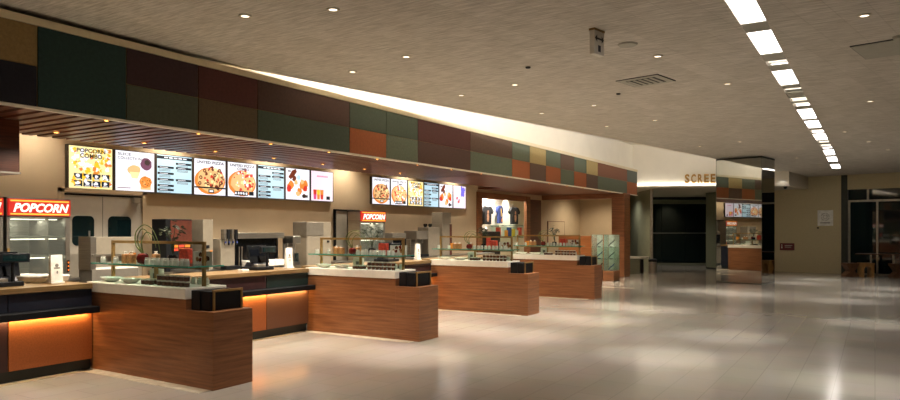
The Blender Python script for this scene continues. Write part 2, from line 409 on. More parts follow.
# glazed doors at the end: dark glass leaves, frames
def glazed(name, t0, t1, z1, off, mull):
    g = MB(); g.prism([wp(t0,off-.03),wp(t1,off-.03),wp(t1,off-.06),wp(t0,off-.06)],0,z1)
    o = struct(name, g, M['glass_dark'])
    f = MB()
    for t in mull: f.prism([wp(t-.03,off),wp(t+.03,off),wp(t+.03,off-.07),wp(t-.03,off-.07)],0,2.57)
    f.prism([wp(t0,off),wp(t1,off),wp(t1,off-.07),wp(t0,off-.07)],2.53,2.60)
    f.prism([wp(t0,off),wp(t1,off),wp(t1,off-.07),wp(t0,off-.07)],0,.05)
    f.prism([wp(-.77,off),wp(-.83,off),wp(-.83,off-.07),wp(-.77,off-.07)],2.6,2.97)
    fo = f.build('door_frame', M['alu'], o)
    return o
glazed('door_2', -.2, -7.5, 2.97, -.12, (-.23,-1.08,-2.3,-3.5,-4.7,-5.9))

# light border stone in front of the counters
st = MB()
for k in range(-1,4):
    y0 = 4.4+3.43*k; yn = y0+.48
    st.box(-7.5,-7.36,yn,yn+2.95-.02,0,.004); st.box(-7.5,-5.45,yn+2.95-.14,yn+2.95,0,.004)
struct('trim_4', st, M['border'])

# canopy: slats, solid board, fascia -------------------------------------------------
can = thing('slatted_canopy', 'long canopy of dark reddish wooden slats hanging above the concession counters','canopy',(-7.05,-3,2.76))
sl = MB(); y = -3.0
while y < 13.2:
    sl.box(-2.15,0,y+3,y+3+.115,.0,.04); y += .188
sl.build('slat', M['slat'], can)
rl = MB()
for x in (-1.9,-1.15,-.35): rl.box(x,x+.09,0,16.2,.04,.14)
rl.build('beam', M['wall'], can)
area_dir('canopy_gap_fill',(1.5*0-1.6,9.0,.20),(0,0,1),(0,1,0),11,.08,42,(1,.90,.76),can)  # unseen fill above the slats, added so the gaps read lighter
bo = MB(); bo.box(-2.15,0,16.2,26.55,.0,.05); bo.build('soffit_board', M['soffit'], can)
bo2 = MB(); bo2.box(-2.95,-2.15,20.7,25,.0,.05); bo2.build('soffit_board', M['soffit'], can)
fs = thing('canopy_fascia', 'long fascia of mixed coloured fabric panels along the canopy edge above the counters','fascia',(-7.0,-3,2.76))
bx = MB(); bx.box(-.04,-.012,0,26.6,-.02,.80); bx.build('backing', M['brass'], fs)
ed = MB(); ed.box(-.049,.008,0,26.6,-.025,-.0); ed.build('edge_strip', M['wall_white'], fs)
lp = MB(); lp.box(-.30,.01,0,26.6,.80,.875); lp.build('top_lip', M['lip'], fs)
u = .943; b0 = 3.586
runs = [(-7,-5,'sage','umber'),(-5,-4,'orange','green'),(-4,-2,'ochre','teal'),(-2,0,'tan','navy'),(0,1,'teal',None),(1,2,'plum','olive'),(2,3,'maroon','brownolive'),(3,5,'umber','green'),(5,6,'green','orange'),(6,7,'green','sage'),
        (7,9,'maroon','umber'),(9,11,'brown','sage'),(11,12,'sage','orange'),(12,13,'ochre','brown'),(13,14,'sage','orange'),(14,15,'brown','sage'),(15,16,'sage','orange'),
        (16,17,'ochre','brown'),(17,20,'rust','sage'),(20,21.2,'slate','orange')]
CN = {'tan':'tan','navy':'very dark navy','teal':'dark teal','plum':'dark plum','olive':'olive green','maroon':'maroon','brownolive':'brown olive','umber':'dark brown','green':'dull green','sage':'sage green','orange':'orange','brown':'brown','ochre':'ochre yellow','rust':'rust','slate':'slate green'}
for a, b, up, lo in runs:
    y0 = b0+a*u+3; y1 = b0+b*u+3
    if lo is None:
        p = MB(); p.box(-.012,0,y0+.006,y1-.006,.006,.794); o = p.build('fabric_panel', FAB[up], fs); o['label'] = CN[up]+' fabric panel'
    else:
        for c, z0, z1 in ((up,.403,.794),(lo,.006,.397)):
            p = MB(); p.box(-.012,0,y0+.006,y1-.006,z0,z1); o = p.build('fabric_panel', FAB[c], fs); o['label'] = CN[c]+' fabric panel'
# dark hanging cabinet at the left edge
cb = thing('wall_cabinet','dark stained wooden cabinet hanging under the canopy at the left edge','cabinet',(-8.0,1.0,2.185))
MB().box(-1.1,0,0,2.91,.0,.57).build('body', M['wood_dark'], cb, .004); MB().box(-1.11,.01,-.01,2.92,-.02,0).build('bottom_trim', M['steel_dull'], cb)

# ------------------------------------------------------------------ lights in the ceiling
dl0 = thing('ceiling_downlight','','downlight',(0,0,0))
r = MB(); r.lathe([(.042,-.012),(.06,-.012),(.064,0)],n=20,caps=False); r.build('trim_ring', M['bulk_grey'], dl0)
r = MB(); r.lathe([(.0,-.006),(.042,-.006)],n=20); r.build('lens', M['e_lens'], dl0)
DLS = [(-5.34,4.73),(-4.46,5.04),(-4.91,6.89),(-5.99,7.16),(-5.57,9.32),(-4.5,9.06),(-5.18,11.53),(-4.09,11.27),(-4.69,13.68),(-2.27,8.5),(-1.83,10.64),(-.09,7.97),
       (-3.64,13.43),(-3.79,18.19),(-2.78,17.77),(-1.94,22.27),(-.56,17.18),(-.13,19.41),(-.07,13.33),(-1.49,24.3),(-2.61,25.6),(.29,21.48),(-6.3,2.3),(-4.9,1.6),(-5.6,-.2)]  # last three, out of view, added to light the nearest counter
order = sorted(range(len(DLS)), key=lambda i: DLS[i][0]**2+DLS[i][1]**2)
first = True
HALL_W = 165
for rank, i in enumerate(order):
    x, y = DLS[i]; lab = f'small round downlight in the brown ceiling, {ORD[rank]} nearest to the viewer'
    z = cz(x,y)
    if first: o = dl0; o.location = (x,y,z); o['label'] = lab; o['group'] = 'downlights in the hall ceiling'; first = False
    else: o = dup(dl0,(x,y,z),lab,group='downlights in the hall ceiling')
    w = HALL_W*(1 if x < -3.2 else .7)*({(-5.34,4.73):.35,(-4.46,5.04):.05,(-5.99,7.16):.35,(-6.3,2.3):.9,(-4.9,1.6):.6,(-2.61,25.6):.06,(-5.6,-.2):2.2}.get(DLS[i],1))
    colr = (1,.92,.81) if x < -3.2 else (1,.97,.92)
    spot('ceiling_lamp',(0,0,-.03),w*1.3,84,1,colr,o)
    if y > 3: spot('ceiling_pool_lamp',(0,0,-.035),w*2.5,30,1,colr,o)
# amber downlights along the canopy edge, and lamps over the counters
am0 = None
for k in range(-2,15):
    y = 4.31+1.178*k
    if k < 0: continue
    lab = f'small amber downlight at the canopy edge, {ORD[k]} from the left'
    if am0 is None:
        am0 = thing('canopy_downlight',lab,'downlight',(-7.021,y,2.734),0,'amber downlights along the canopy edge'); o = am0
        MB().lathe([(.022,-.012),(.027,-.012),(.028,.0)],n=16,caps=False).build('trim_ring', M['brass'], am0); MB().lathe([(0,-.01),(.022,-.01)],n=16).build('lens', M['e_amber'], am0)
    else: o = dup(am0,(-7.021,y,2.734),lab)
    spot('canopy_lamp',(0,0,-.03),150,116,.8,(1,.88,.72),o,target=(-.3,-.15,-1),rad=.02)
in0 = None
for k in range(7):
    y = 4.6+1.196*k
    lab = f'small inner downlight among the canopy slats, {ORD[k]} from the left'
    if in0 is None:
        in0 = thing('slat_downlight',lab,'downlight',(-8.55,y,2.755),0,'inner downlights in the slatted canopy'); o = in0
        MB().lathe([(.03,-.012),(.042,-.012),(.045,.0)],n=16,caps=False).build('trim_ring', M['brass'], in0); MB().lathe([(0,-.009),(.03,-.009)],n=16).build('lens', M['e_amber'], in0)
    else: o = dup(in0,(-8.55,y,2.755),lab)
    spot('slat_lamp',(0,0,-.03),70,120,.6,(1,.88,.70),o,rad=.03)
# wall washers above the kitchen gap
for k, y in enumerate((3.2,5.0,7.2,9.4,11.6,13.9,16.2)):
    o = thing('kitchen_downlight', f'ceiling downlight above the gap behind the slats, {ORD[k]} from the left','downlight',(-9.6,y,3.3),0,'kitchen wall washers')
    MB().lathe([(.05,-.012),(.07,-.012),(.072,0)],n=16,caps=False).build('trim_ring', M['bulk_grey'], o); MB().lathe([(0,-.006),(.05,-.006)],n=16).build('lens', M['e_lens'], o)
    spot('kitchen_lamp',(0,0,-.03),(36 if y < 6 else 60) if y > 4.5 else 9,130,.8,(1,.88,.72),o)
# long light strip
ls = thing('ceiling_light_strip','long recessed strip of bright white light panels crossing the brown ceiling','light',(SX0,-7,CZ))
ch = MB(); W = SX1-SX0
def cz2(y): return cz(0,y)-CZ
for y0, y1 in ((-7,21),(21,SYE)):
    f0 = lambda x,y: cz2(y-7)+.10; f1 = lambda x,y: cz2(y-7)+.12
    ch.prism([(0,y0+7),(W,y0+7),(W,y1+7),(0,y1+7)],0,0,0,f0,f1)
ch.build('channel', M['panel_grey'], ls)
lit = [(-3,-1.2,1),(-.8,.6,1),(1,2.2,1),(2.6,4,1),(4.3,6.1,1),(6.5,7.68,1),(8.05,9.13,1),(9.54,9.82,0),(10.18,11.23,1),(11.53,11.88,0),(12.4,12.77,0),(12.92,13.3,0),(13.65,14.88,1),(15.17,16.25,1),(16.59,17.13,0),(17.31,18.51,1),(18.73,19.18,0),(19.52,20.03,0),(20.21,20.54,0),(20.91,22.05,1),(22.51,23.65,1),(24.4,25.6,1)]
for a, b, full in lit:
    p = MB(); f0 = lambda x,y: cz2(y-7)+(.012 if full else .05); f1 = lambda x,y: cz2(y-7)+.10
    p.prism([(.006,a+7),(W-.006,a+7),(W-.006,b+7),(.006,b+7)],0,0,0,f0,f1)
    p.build('light_panel', M['e_strip' if full else 'e_strip_dim'], ls)
prev = -7
for a, b, full in lit+[(SYE-.01,SYE,1)]:
    if a-prev > .02:
        p = MB(); f0 = lambda x,y: cz2(y-7)+.004; f1 = lambda x,y: cz2(y-7)+.016
        p.prism([(.004,prev+7),(W-.004,prev+7),(W-.004,a+7),(.004,a+7)],0,0,0,f0,f1); p.build('added_gap_plate', M['panel_grey'], ls)  # plates added over the gaps so neighbouring panels do not light them
    prev = b
# cove lamp behind the slab edge: a real LED batten lying on the slab
cv = thing('cove_batten','long LED batten lying hidden on top of the ceiling edge in the cove','light',(0,0,0))
L = 19.5; ym = 5.3+L/2*math.cos(HALL); 
bt = MB(); bt.prism([(edge_x(5.3)+.1,5.3),(edge_x(5.3)+.2,5.3),(edge_x(24)+.2,24),(edge_x(24)+.1,24)],CZ+.145,CZ+.18); bt.build('housing', M['bulk_grey'], cv)
for k in range(4):
    y = 5.3+(k+.5)*18.7/4; x = edge_x(y)+.15
    area_dir('cove_lamp',(x,y,CZ+.2),(-.982,.191,.55),(.191,.982,0),4.6,.08,(66,62,48,30)[k],(1,.97,.94),cv)

# air vent, access panels, speaker, detectors, hanging sign
v = thing('ceiling_vent','square grey air vent with dark louvres in the brown ceiling','vent',(-2.79,9.82,CZ),-HALL)
f = MB(); f.box(-.32,.32,-.29,.29,-.008,0); f.build('outer_frame', M['vent_dark'], v)
f = MB(); f.box(-.305,.305,-.275,.275,-.012,-.008); f.build('frame', M['panel_grey'], v)
f = MB(); f.box(-.22,.22,-.19,.19,-.014,-.012); f.build('opening', M['vent_dark'], v)
for k in range(5):
    f = MB(); x = -.2+k*.085; f.yprism([(x,-.016),(x+.045,-.016),(x+.052,-.022),(x+.006,-.022)],-.19,.19); f.build('louvre', M['panel_grey'], v)
def access(x, y, lab):
    o = thing('access_panel',lab,'panel',(x,y,CZ),-HALL)
    MB().box(-.35,.35,-.4,.4,-.01,0).build('frame', M['vent_dark'], o); MB().box(-.34,.34,-.39,.39,-.016,-.01).build('cover', M['panel_grey'], o)
access(.17,9.55,'large grey access panel in the ceiling right of the light strip, nearest one')
access(.72,11.6,'grey access panel in the ceiling at the right edge, behind the nearest panel')
access(1.0,16.2,'grey access panel in the ceiling at the right edge, farthest back')
o = MB().lathe([(.0,-.02),(.10,-.018),(.115,0)],n=24).build('ceiling_speaker', M['panel_grey']); tag(o,'flat round pale speaker in the ceiling beside the hanging arrow sign','speaker',loc=(-2.42,7.78,CZ))
o = MB().lathe([(.0,-.02),(.03,-.018),(.035,0)],n=16).build('smoke_detector', M['vent_dark']); tag(o,'small dark detector in the ceiling left of the air vent','detector','ceiling detectors',(-3.87,8.18,CZ))
o = MB().lathe([(.0,-.02),(.03,-.018),(.035,0)],n=16).build('smoke_detector', M['vent_dark']); tag(o,'small dark detector in the ceiling beyond the air vent','detector','ceiling detectors',(-3.42,10.52,CZ))
o = MB().lathe([(.0,-.03),(.05,-.028),(.06,0)],n=16).build('smoke_detector', M['panel_grey']); tag(o,'pale round detector beside the nearest grey access panel','detector','ceiling detectors',(.22,9.05,CZ))
hs = thing('hanging_sign','small white box sign with a black double arrow hanging from the ceiling','sign',(-2.53,7.06,CZ-.27),PI/2-HALL)
# local x runs along the hall; the printed face looks left, towards the counters (+y)
MB().box(-.10,.10,-.03,.03,0,.25).build('box', M['paper'], hs, .004); MB().box(-.105,.105,-.035,.035,.25,.27).build('mount', M['brass'], hs)
for s in (1,-1):
    a = MB(); yy = s*.0315
    for pts in ([(-.05,.158),(.05,.158),(.05,.178),(-.05,.178)], [(-.092,.168),(-.045,.208),(-.045,.128)], [(.092,.168),(.045,.208),(.045,.128)]):
        a.add([(p[0],yy,p[1]) for p in (pts if s < 0 else pts[::-1])],[tuple(range(len(pts)))])
    a.build('arrow_print', M['dark_print'], hs)
    a = MB(); pp = [(-.028,.03),(.028,.03),(.028,.10),(-.028,.10)]; a.add([(p[0],yy,p[1]) for p in (pp if s < 0 else pp[::-1])],[(0,1,2,3)]); a.build('figure_print', M['dark_print'], hs)

# ------------------------------------------------------------------ peninsula counters and their goods
PN = ['nearest peninsula','second peninsula','third peninsula','farthest peninsula']
PX = -7.5
PXS = [-7.51,-7.46,-7.43,-7.42]
def PY(k): return 4.4+3.43*k
pen = thing('peninsula_counter','','counter',(PX,PY(0),0))
MB().box(0,1.69,0,.49,0,.86).build('body', M['wood'], pen, .003); MB().box(1.69,2.10,0,.49,0,.755).build('low_end', M['wood'], pen, .003)
w = MB(); w.box(-.02,1.695,-.012,.50,.86,.97); w.build('worktop', M['slab'], pen, .006)
gd = thing('glass_display_rack','','rack',(PX,PY(0),.97),0,'glass display racks')
for x in (.07,.86,1.65):
    p = MB(); p.box(x-.016,x+.016,.235,.265,0,.43 if x != .86 else .2); p.build('post', M['brass'], gd)
MB().box(.054,1.666,.235,.265,.43,.46).build('top_rail', M['brass'], gd); MB().box(.054,1.666,.20,.30,.175,.20).build('shelf_rail', M['brass'], gd)
MB().box(.02,1.70,.02,.46,.20,.212).build('glass_shelf', M['glass_shelf'], gd)
q = MB(); q.box(.02,1.70,.014,.02,.199,.213); q.box(.014,.02,.014,.46,.199,.213); q.box(1.70,1.706,.014,.46,.199,.213); q.build('shelf_edge', M['glass_edge'], gd)
bx0 = thing('menu_holder','','holder',(PX+1.73,PY(0)+.05,.755),0,'black menu holders at the counter ends')
q = MB(); q.box(.0,.132,.0,.40,0,.195); q.build('rear_box', M['black'], bx0, .004)
q = MB()
q.box(.135,.262,.012,.40,0,.19); q.build('front_box', M['black'], bx0, .003)
q = MB(); q.box(.25,.275,.045,.068,0,.205); q.box(.25,.275,.392,.415,0,.205); q.box(.25,.275,.068,.392,.182,.205); q.build('brass_frame', M['brass'], bx0, .002)
jar = MB(); jar.lathe([(.026,0),(.03,.004),(.03,.05),(.022,.058)],n=12,mi=0); jar.lathe([(.025,.058),(.025,.072)],n=12,mi=1)
jar0 = jar.build('glass_jar',[M['jar_glass'],M['lid']]); jar0['category'] = 'jar'
cup = MB(); cup.lathe([(.025,0),(.028,.008),(.028,.043)],n=12,mi=0); cup.lathe([(.030,.043),(.030,.058)],n=12,mi=1)
cup0 = cup.build('condiment_jar',[M['jam'],M['lid']]); cup0['category'] = 'jar'
ck = MB(); ck.box(-.04,.04,-.03,.03,0,.10); ck.lathe([(.026,.10),(.012,.115),(.022,.13)],n=8,mi=1); ck0 = ck.build('cookie_bag',[M['cookie'],M['paper']],None,.01); ck0['category'] = 'bag'
dish = MB(); dish.lathe([(.06,0),(.10,.012),(.16,.05),(.165,.052),(.15,.045),(.09,.02),(0,.016)],n=28,sy=.55); dish0 = dish.build('white_dish', M['white']); dish0['category'] = 'dish'
oc = MB(); oc.box(-.05,.05,-.012,.012,0,.105); oc0 = oc.build('orange_card', M['orange_card']); oc0['category'] = 'card'
rc = MB(); rc.box(-.075,.075,-.03,.03,0,.165); rc0 = rc.build('red_carton', M['red_card'],None,.004); rc0['category'] = 'carton'
wc = thing('card_block','','card'); MB().box(-.085,.085,-.03,.03,0,.15).build('block', M['paper'], wc, .003); MB().box(-.03,.03,-.031,-.0305,.04,.10).build('print', M['grey_print'], wc)
pc = thing('picture_card','','card'); MB().box(-.15,.15,-.006,.006,0,.14).build('card', M['paper'], pc)
g = MB()
for i in range(9): g.blob(-.11+.22*random.random(),.04+.075*random.random(),-.0065,.02+.012*random.random(),i%3)
g.build('print', [M['red_pot'],M['cookie'],M['jam']], pc)
def plant(name, pot_mat, arcs, seed):
    t = thing(name,'','plant'); random.seed(seed)
    MB().lathe([(.028,0),(.055,.018),(.066,.058),(.055,.102),(.036,.115),(.03,.113),(.03,.10)],n=20).build('pot', pot_mat, t)
    lf = MB()
    for arc, dy in arcs:
        P = [Vector((x,dy*i/len(arc),z)) for i,(x,z) in enumerate(arc)]; pts = []
        for i in range(len(P)-1):
            a0 = P[max(0,i-1)]; a1 = P[i]; a2 = P[i+1]; a3 = P[min(len(P)-1,i+2)]
            for u_ in (0,.25,.5,.75): pts.append(.5*((2*a1)+(a2-a0)*u_+(2*a0-5*a1+4*a2-a3)*u_**2+(3*a1-a0-3*a2+a3)*u_**3))
        lf.tube(pts+[P[-1]],.0085,6,0,.3)
    lf.build('leaves', M['leaf'], t)
    return t
pl0 = plant('potted_grass', M['red_pot'], [([(0,.11),(-.11,.21),(-.10,.34),(.04,.42),(.20,.38),(.31,.25),(.36,.12)],-.05),([(0,.11),(-.07,.26),(.02,.37),(.14,.36),(.25,.26)],-.09),([(.01,.11),(.0,.24),(.10,.34),(.24,.30),(.31,.18)],-.07)], 3)
def bushy():
    t = thing('potted_plant','','plant'); random.seed(11)
    MB().lathe([(.03,0),(.055,.015),(.06,.06),(.045,.09),(.04,.09),(.04,.075)],n=16).build('pot', M['black_gloss'], t)
    st = MB()
    tips = []
    for i in range(7):
        a = 2*PI*i/7; h = .18+.18*random.random(); tip = (.13*math.cos(a),.06*math.sin(a),.09+h); tips.append(tip)
        st.tube([(0,0,.08),(.03*math.cos(a),.02*math.sin(a),.08+h*.6),tip],.004,5)
    st.build('stem', M['leaf_dark'], t)
    lf = MB()
    for tip in tips:
        for j in range(6):
            c = Vector(tip)+Vector((random.uniform(-.03,.03),random.uniform(-.03,.03),random.uniform(-.05,.03)))
            a = random.uniform(0,2*PI); d = Vector((math.cos(a),math.sin(a),random.uniform(-.5,.5))).normalized()*.042
            sd = d.cross(Vector((0,0,1))).normalized()*.02
            lf.add([c-d,c+sd+Vector((0,0,.004)),c+d,c-sd+Vector((0,0,.004)),c+Vector((0,0,-.005))],[(0,1,4),(1,2,4),(2,3,4),(3,0,4)],0,True)
    lf.build('leaves', M['leaf_dark'], t)
    return t
bp0 = bushy()
used = set()
def put(src, loc, label, group=None, rotz=0):
    if src.name not in used:
        used.add(src.name); src.location = loc; src.rotation_euler = (0,0,rotz); src['label'] = label
        if group: src['group'] = group
        return src
    return dup(src, loc, label, rotz, group)
random.seed(5)
ENDW = ['left wing','right wing']
for k in range(4):
    y0 = PY(k); c = PN[k]; PX = PXS[k]
    put(pen,(PX,y0,0),['nearest cherry wood counter with a thick cream top jutting into the hall','second cherry wood counter with cream top, behind the nearest one','third cherry wood counter with cream top along the stand','farthest cherry wood counter with cream top, beside the glass showcases'][k],'peninsula counters')
    put(gd,(PX,y0,.9712),f'brass framed glass display rack standing on the {c}')
    put(bx0,(PX+1.735,y0+.03,.7562),f'black menu holder with brass frame on the low end of the {c}')
    SZ = .97+.2135; TZ = .9712
    put(ck0,(PX+.47,y0+.15,SZ),f'left brown cookie bag on the glass shelf of the {c}','cookie bags',)
    put(ck0,(PX+.57,y0+.15,SZ),f'middle brown cookie bag on the glass shelf of the {c}','cookie bags')
    put(ck0,(PX+.70,y0+.36,SZ),f'rear brown cookie bag on the glass shelf of the {c}','cookie bags')
    put(oc0,(PX+.30,y0+.34,SZ),f'small orange card standing at the left of the glass shelf, {c}','orange cards')
    put(pl0,(PX+.80,y0+.13,SZ),f'round oxblood pot with arching grass on the glass shelf, {c}','potted grasses',[0,.08,-.1,.05][k]).scale = ((1,1,1),(.9,.9,.85),(.9,.9,.82),(.9,.9,.85))[k]
    put(bp0,(PX+.98,y0+.37,SZ),f'small black pot with dark leafy sprigs on the glass shelf, {c}','leafy potted plants',k*.8)
    put(rc0,(PX+1.2,y0+.37,SZ),f'red and orange carton on the glass shelf of the {c}','red cartons')
    put(pc,(PX+1.47,y0+.38,SZ),f'white picture card at the right of the glass shelf, {c}','picture cards')
    for j in range(9):
        put(jar0,(PX+.93+.08*j,y0+.10+.012*(j%2),SZ),f'lidded glass jar on the shelf of the {c}, {ORD[j]} from left','glass jars on the shelves')
    put(jar0,(PX+.36,y0+.10,SZ),f'small lidded glass jar left of the cookie bags, {c}','glass jars on the shelves')
    put(jar0,(PX+.12,y0+.10,SZ),f'small lidded glass jar alone at the left end of the shelf, {c}','glass jars on the shelves')
    put(dish0,(PX+.24,y0+.12,TZ),f'left white oval dish on the cream top of the {c}','white dishes')
    put(dish0,(PX+.60,y0+.12,TZ),f'right white oval dish on the cream top of the {c}','white dishes')
    put(wc,(PX+.74,y0+.345,TZ),f'white card block under the glass shelf of the {c}','white card blocks')
    for j in range(6):
        put(cup0,(PX+.86+.066*(j%3),y0+.10+.072*(j//3),TZ),f'brown condiment jar in low cluster, {["front","back"][j//3]} row, {ORD[j%3]} from left, {c}','condiment jars')
    for j in range(7):
        for lv in (0,1):
            put(cup0,(PX+1.15+.073*j,y0+.09,TZ+.0585*lv),f'brown condiment jar, {["lower","upper"][lv]} row of the stack, {ORD[j]} from left, {c}','condiment jars')
    # row of pale pots behind
    for j in range(4):
        put(jar0,(PX+1.2+.1*j,y0+.40,TZ),f'glass jar under the shelf at the back of the {c}, {ORD[j]} from left','glass jars on the shelves')

# ------------------------------------------------------------------ service counters between the peninsulas
BAYS = ['nearest front service counter at the left edge with amber glow under its dark bag shelf','service counter between the first and second white-topped counters, amber glow below','service counter between the second and third white-topped counters','service counter between the third and farthest white-topped counters']
for k in range(4):
    ya = PY(k-1)+.505 if k else 1.5; yb = PY(k)-.013
    t = thing('service_counter',BAYS[k],'counter',(PX,ya,0),0,'service counters'); L = yb-ya
    MB().box(-.62,-.02,0,L,.12,.90).build('carcass', M['navy'], t)
    MB().box(-.60,-.04,0,L,0,.12).build('kick_plate', M['kick'], t)
    MB().box(-.65,.015,0,L,.90,.957).build('wood_top', M['wood_edge'], t, .003)
    d = L-.85
    cols = [('orange_lam','orange_lam'),('orange_lam','brown_lam'),('brown_lam','orange_lam'),('orange_lam','brown_lam')][k]
    ucols = [('navy','navy'),('maroon_lam','teal_dark'),('navy','maroon_lam'),('teal_dark','navy')][k]
    if k == 0: cols = ('maroon_lam','orange_lam'); d = L-.87
    for (a, b), cc, uc in zip(((0,d-.006),(d+.006,L)), cols, ucols):
        MB().box(-.02,0,a,b,.12,.635).build('lower_panel', M[cc], t); MB().box(-.02,-.005,a,b,.715,.895).build('upper_panel', M[uc], t)
    MB().box(-.02,.15,0,L,.64,.71).build('bag_shelf', M['black'], t, .003)
    MB().box(.02,.05,.02,L-.02,.628,.64).build('led_strip', M['e_led'], t)
    area_dir('shelf_lamp',(.03,L/2,.625),(-.5,0,-1),(0,1,0),L-.1,.03,2.6*L,(1,.66,.27),t)

# things on the service counters --------------------------------------------------
def pos(y, lab):
    t = thing('cash_register',lab,'register',(-7.78,y,.958),0,'cash registers')
    MB().box(-.22,.12,-.17,.17,0,.05).build('base', M['black'], t, .006)
    b = MB(); b.yprism([(-.18,.05),(.06,.05),(.02,.10),(-.12,.12)],-.14,.14); b.build('keyboard', M['navy'], t, .004)
    b = MB(); b.yprism([(-.02,.10),(.0,.10),(-.06,.36),(-.10,.36)],-.17,.19); b.build('monitor', M['black_gloss'], t, .004)
    b = MB(); b.cyl(.07,.08,.05,.26,.018,12); b.build('pole', M['black'], t)
    b = MB(); b.xprism([(-.06,.25),(.24,.25),(.24,.345),(-.06,.345)],.045,.10); d = b.build('customer_display', M['black'], t, .006)
    MB().box(.10,.1015,-.03,.21,.265,.33).build('screen', M['glass_dark'], d)
    MB().box(-.02,.10,-.14,.02,.05,.085).build('card_reader', M['steel_dull'], t, .003)
    return t
pos(3.62,'black cash register with raised display on the nearest service counter'); pos(7.17,'black cash register on the counter between first and second white-topped counters')
pos(10.35,'black cash register on the counter between second and third white-topped counters')
def stand(y, lab):
    t = thing('card_stand',lab,'stand',(-7.72,y,.958),PI/2,'white card stands')
    MB().box(-.075,.075,-.05,.05,0,.02).build('foot', M['white'], t, .003)
    b = MB(); b.xprism([(-.03,.02),(.03,.02),(.015,.315),(-.015,.315)],-.065,.065); b.build('block', M['white'], t, .003)
    g = MB(); g.disc(0,.20,-.0225,.02,16); g.rect(-.035,.035,.165,.178,-.0245); g.disc(.003,.125,-.0266,.014,12,0,.7,1.2); g.build('print', M['grey_print'], t)
    return t
stand(4.15,'white upright card stand with grey print on the nearest service counter'); stand(7.70,'white upright card stand beside the second register'); stand(11.22,'white upright card stand on the counter before the third peninsula')
o = MB(); o.box(-.05,.05,-.06,.06,0,.035); o = o.build('paper_slip_holder', M['paper'],None,.004); tag(o,'small white slip holder left of the second register','holder',loc=(-7.62,6.72,.957))

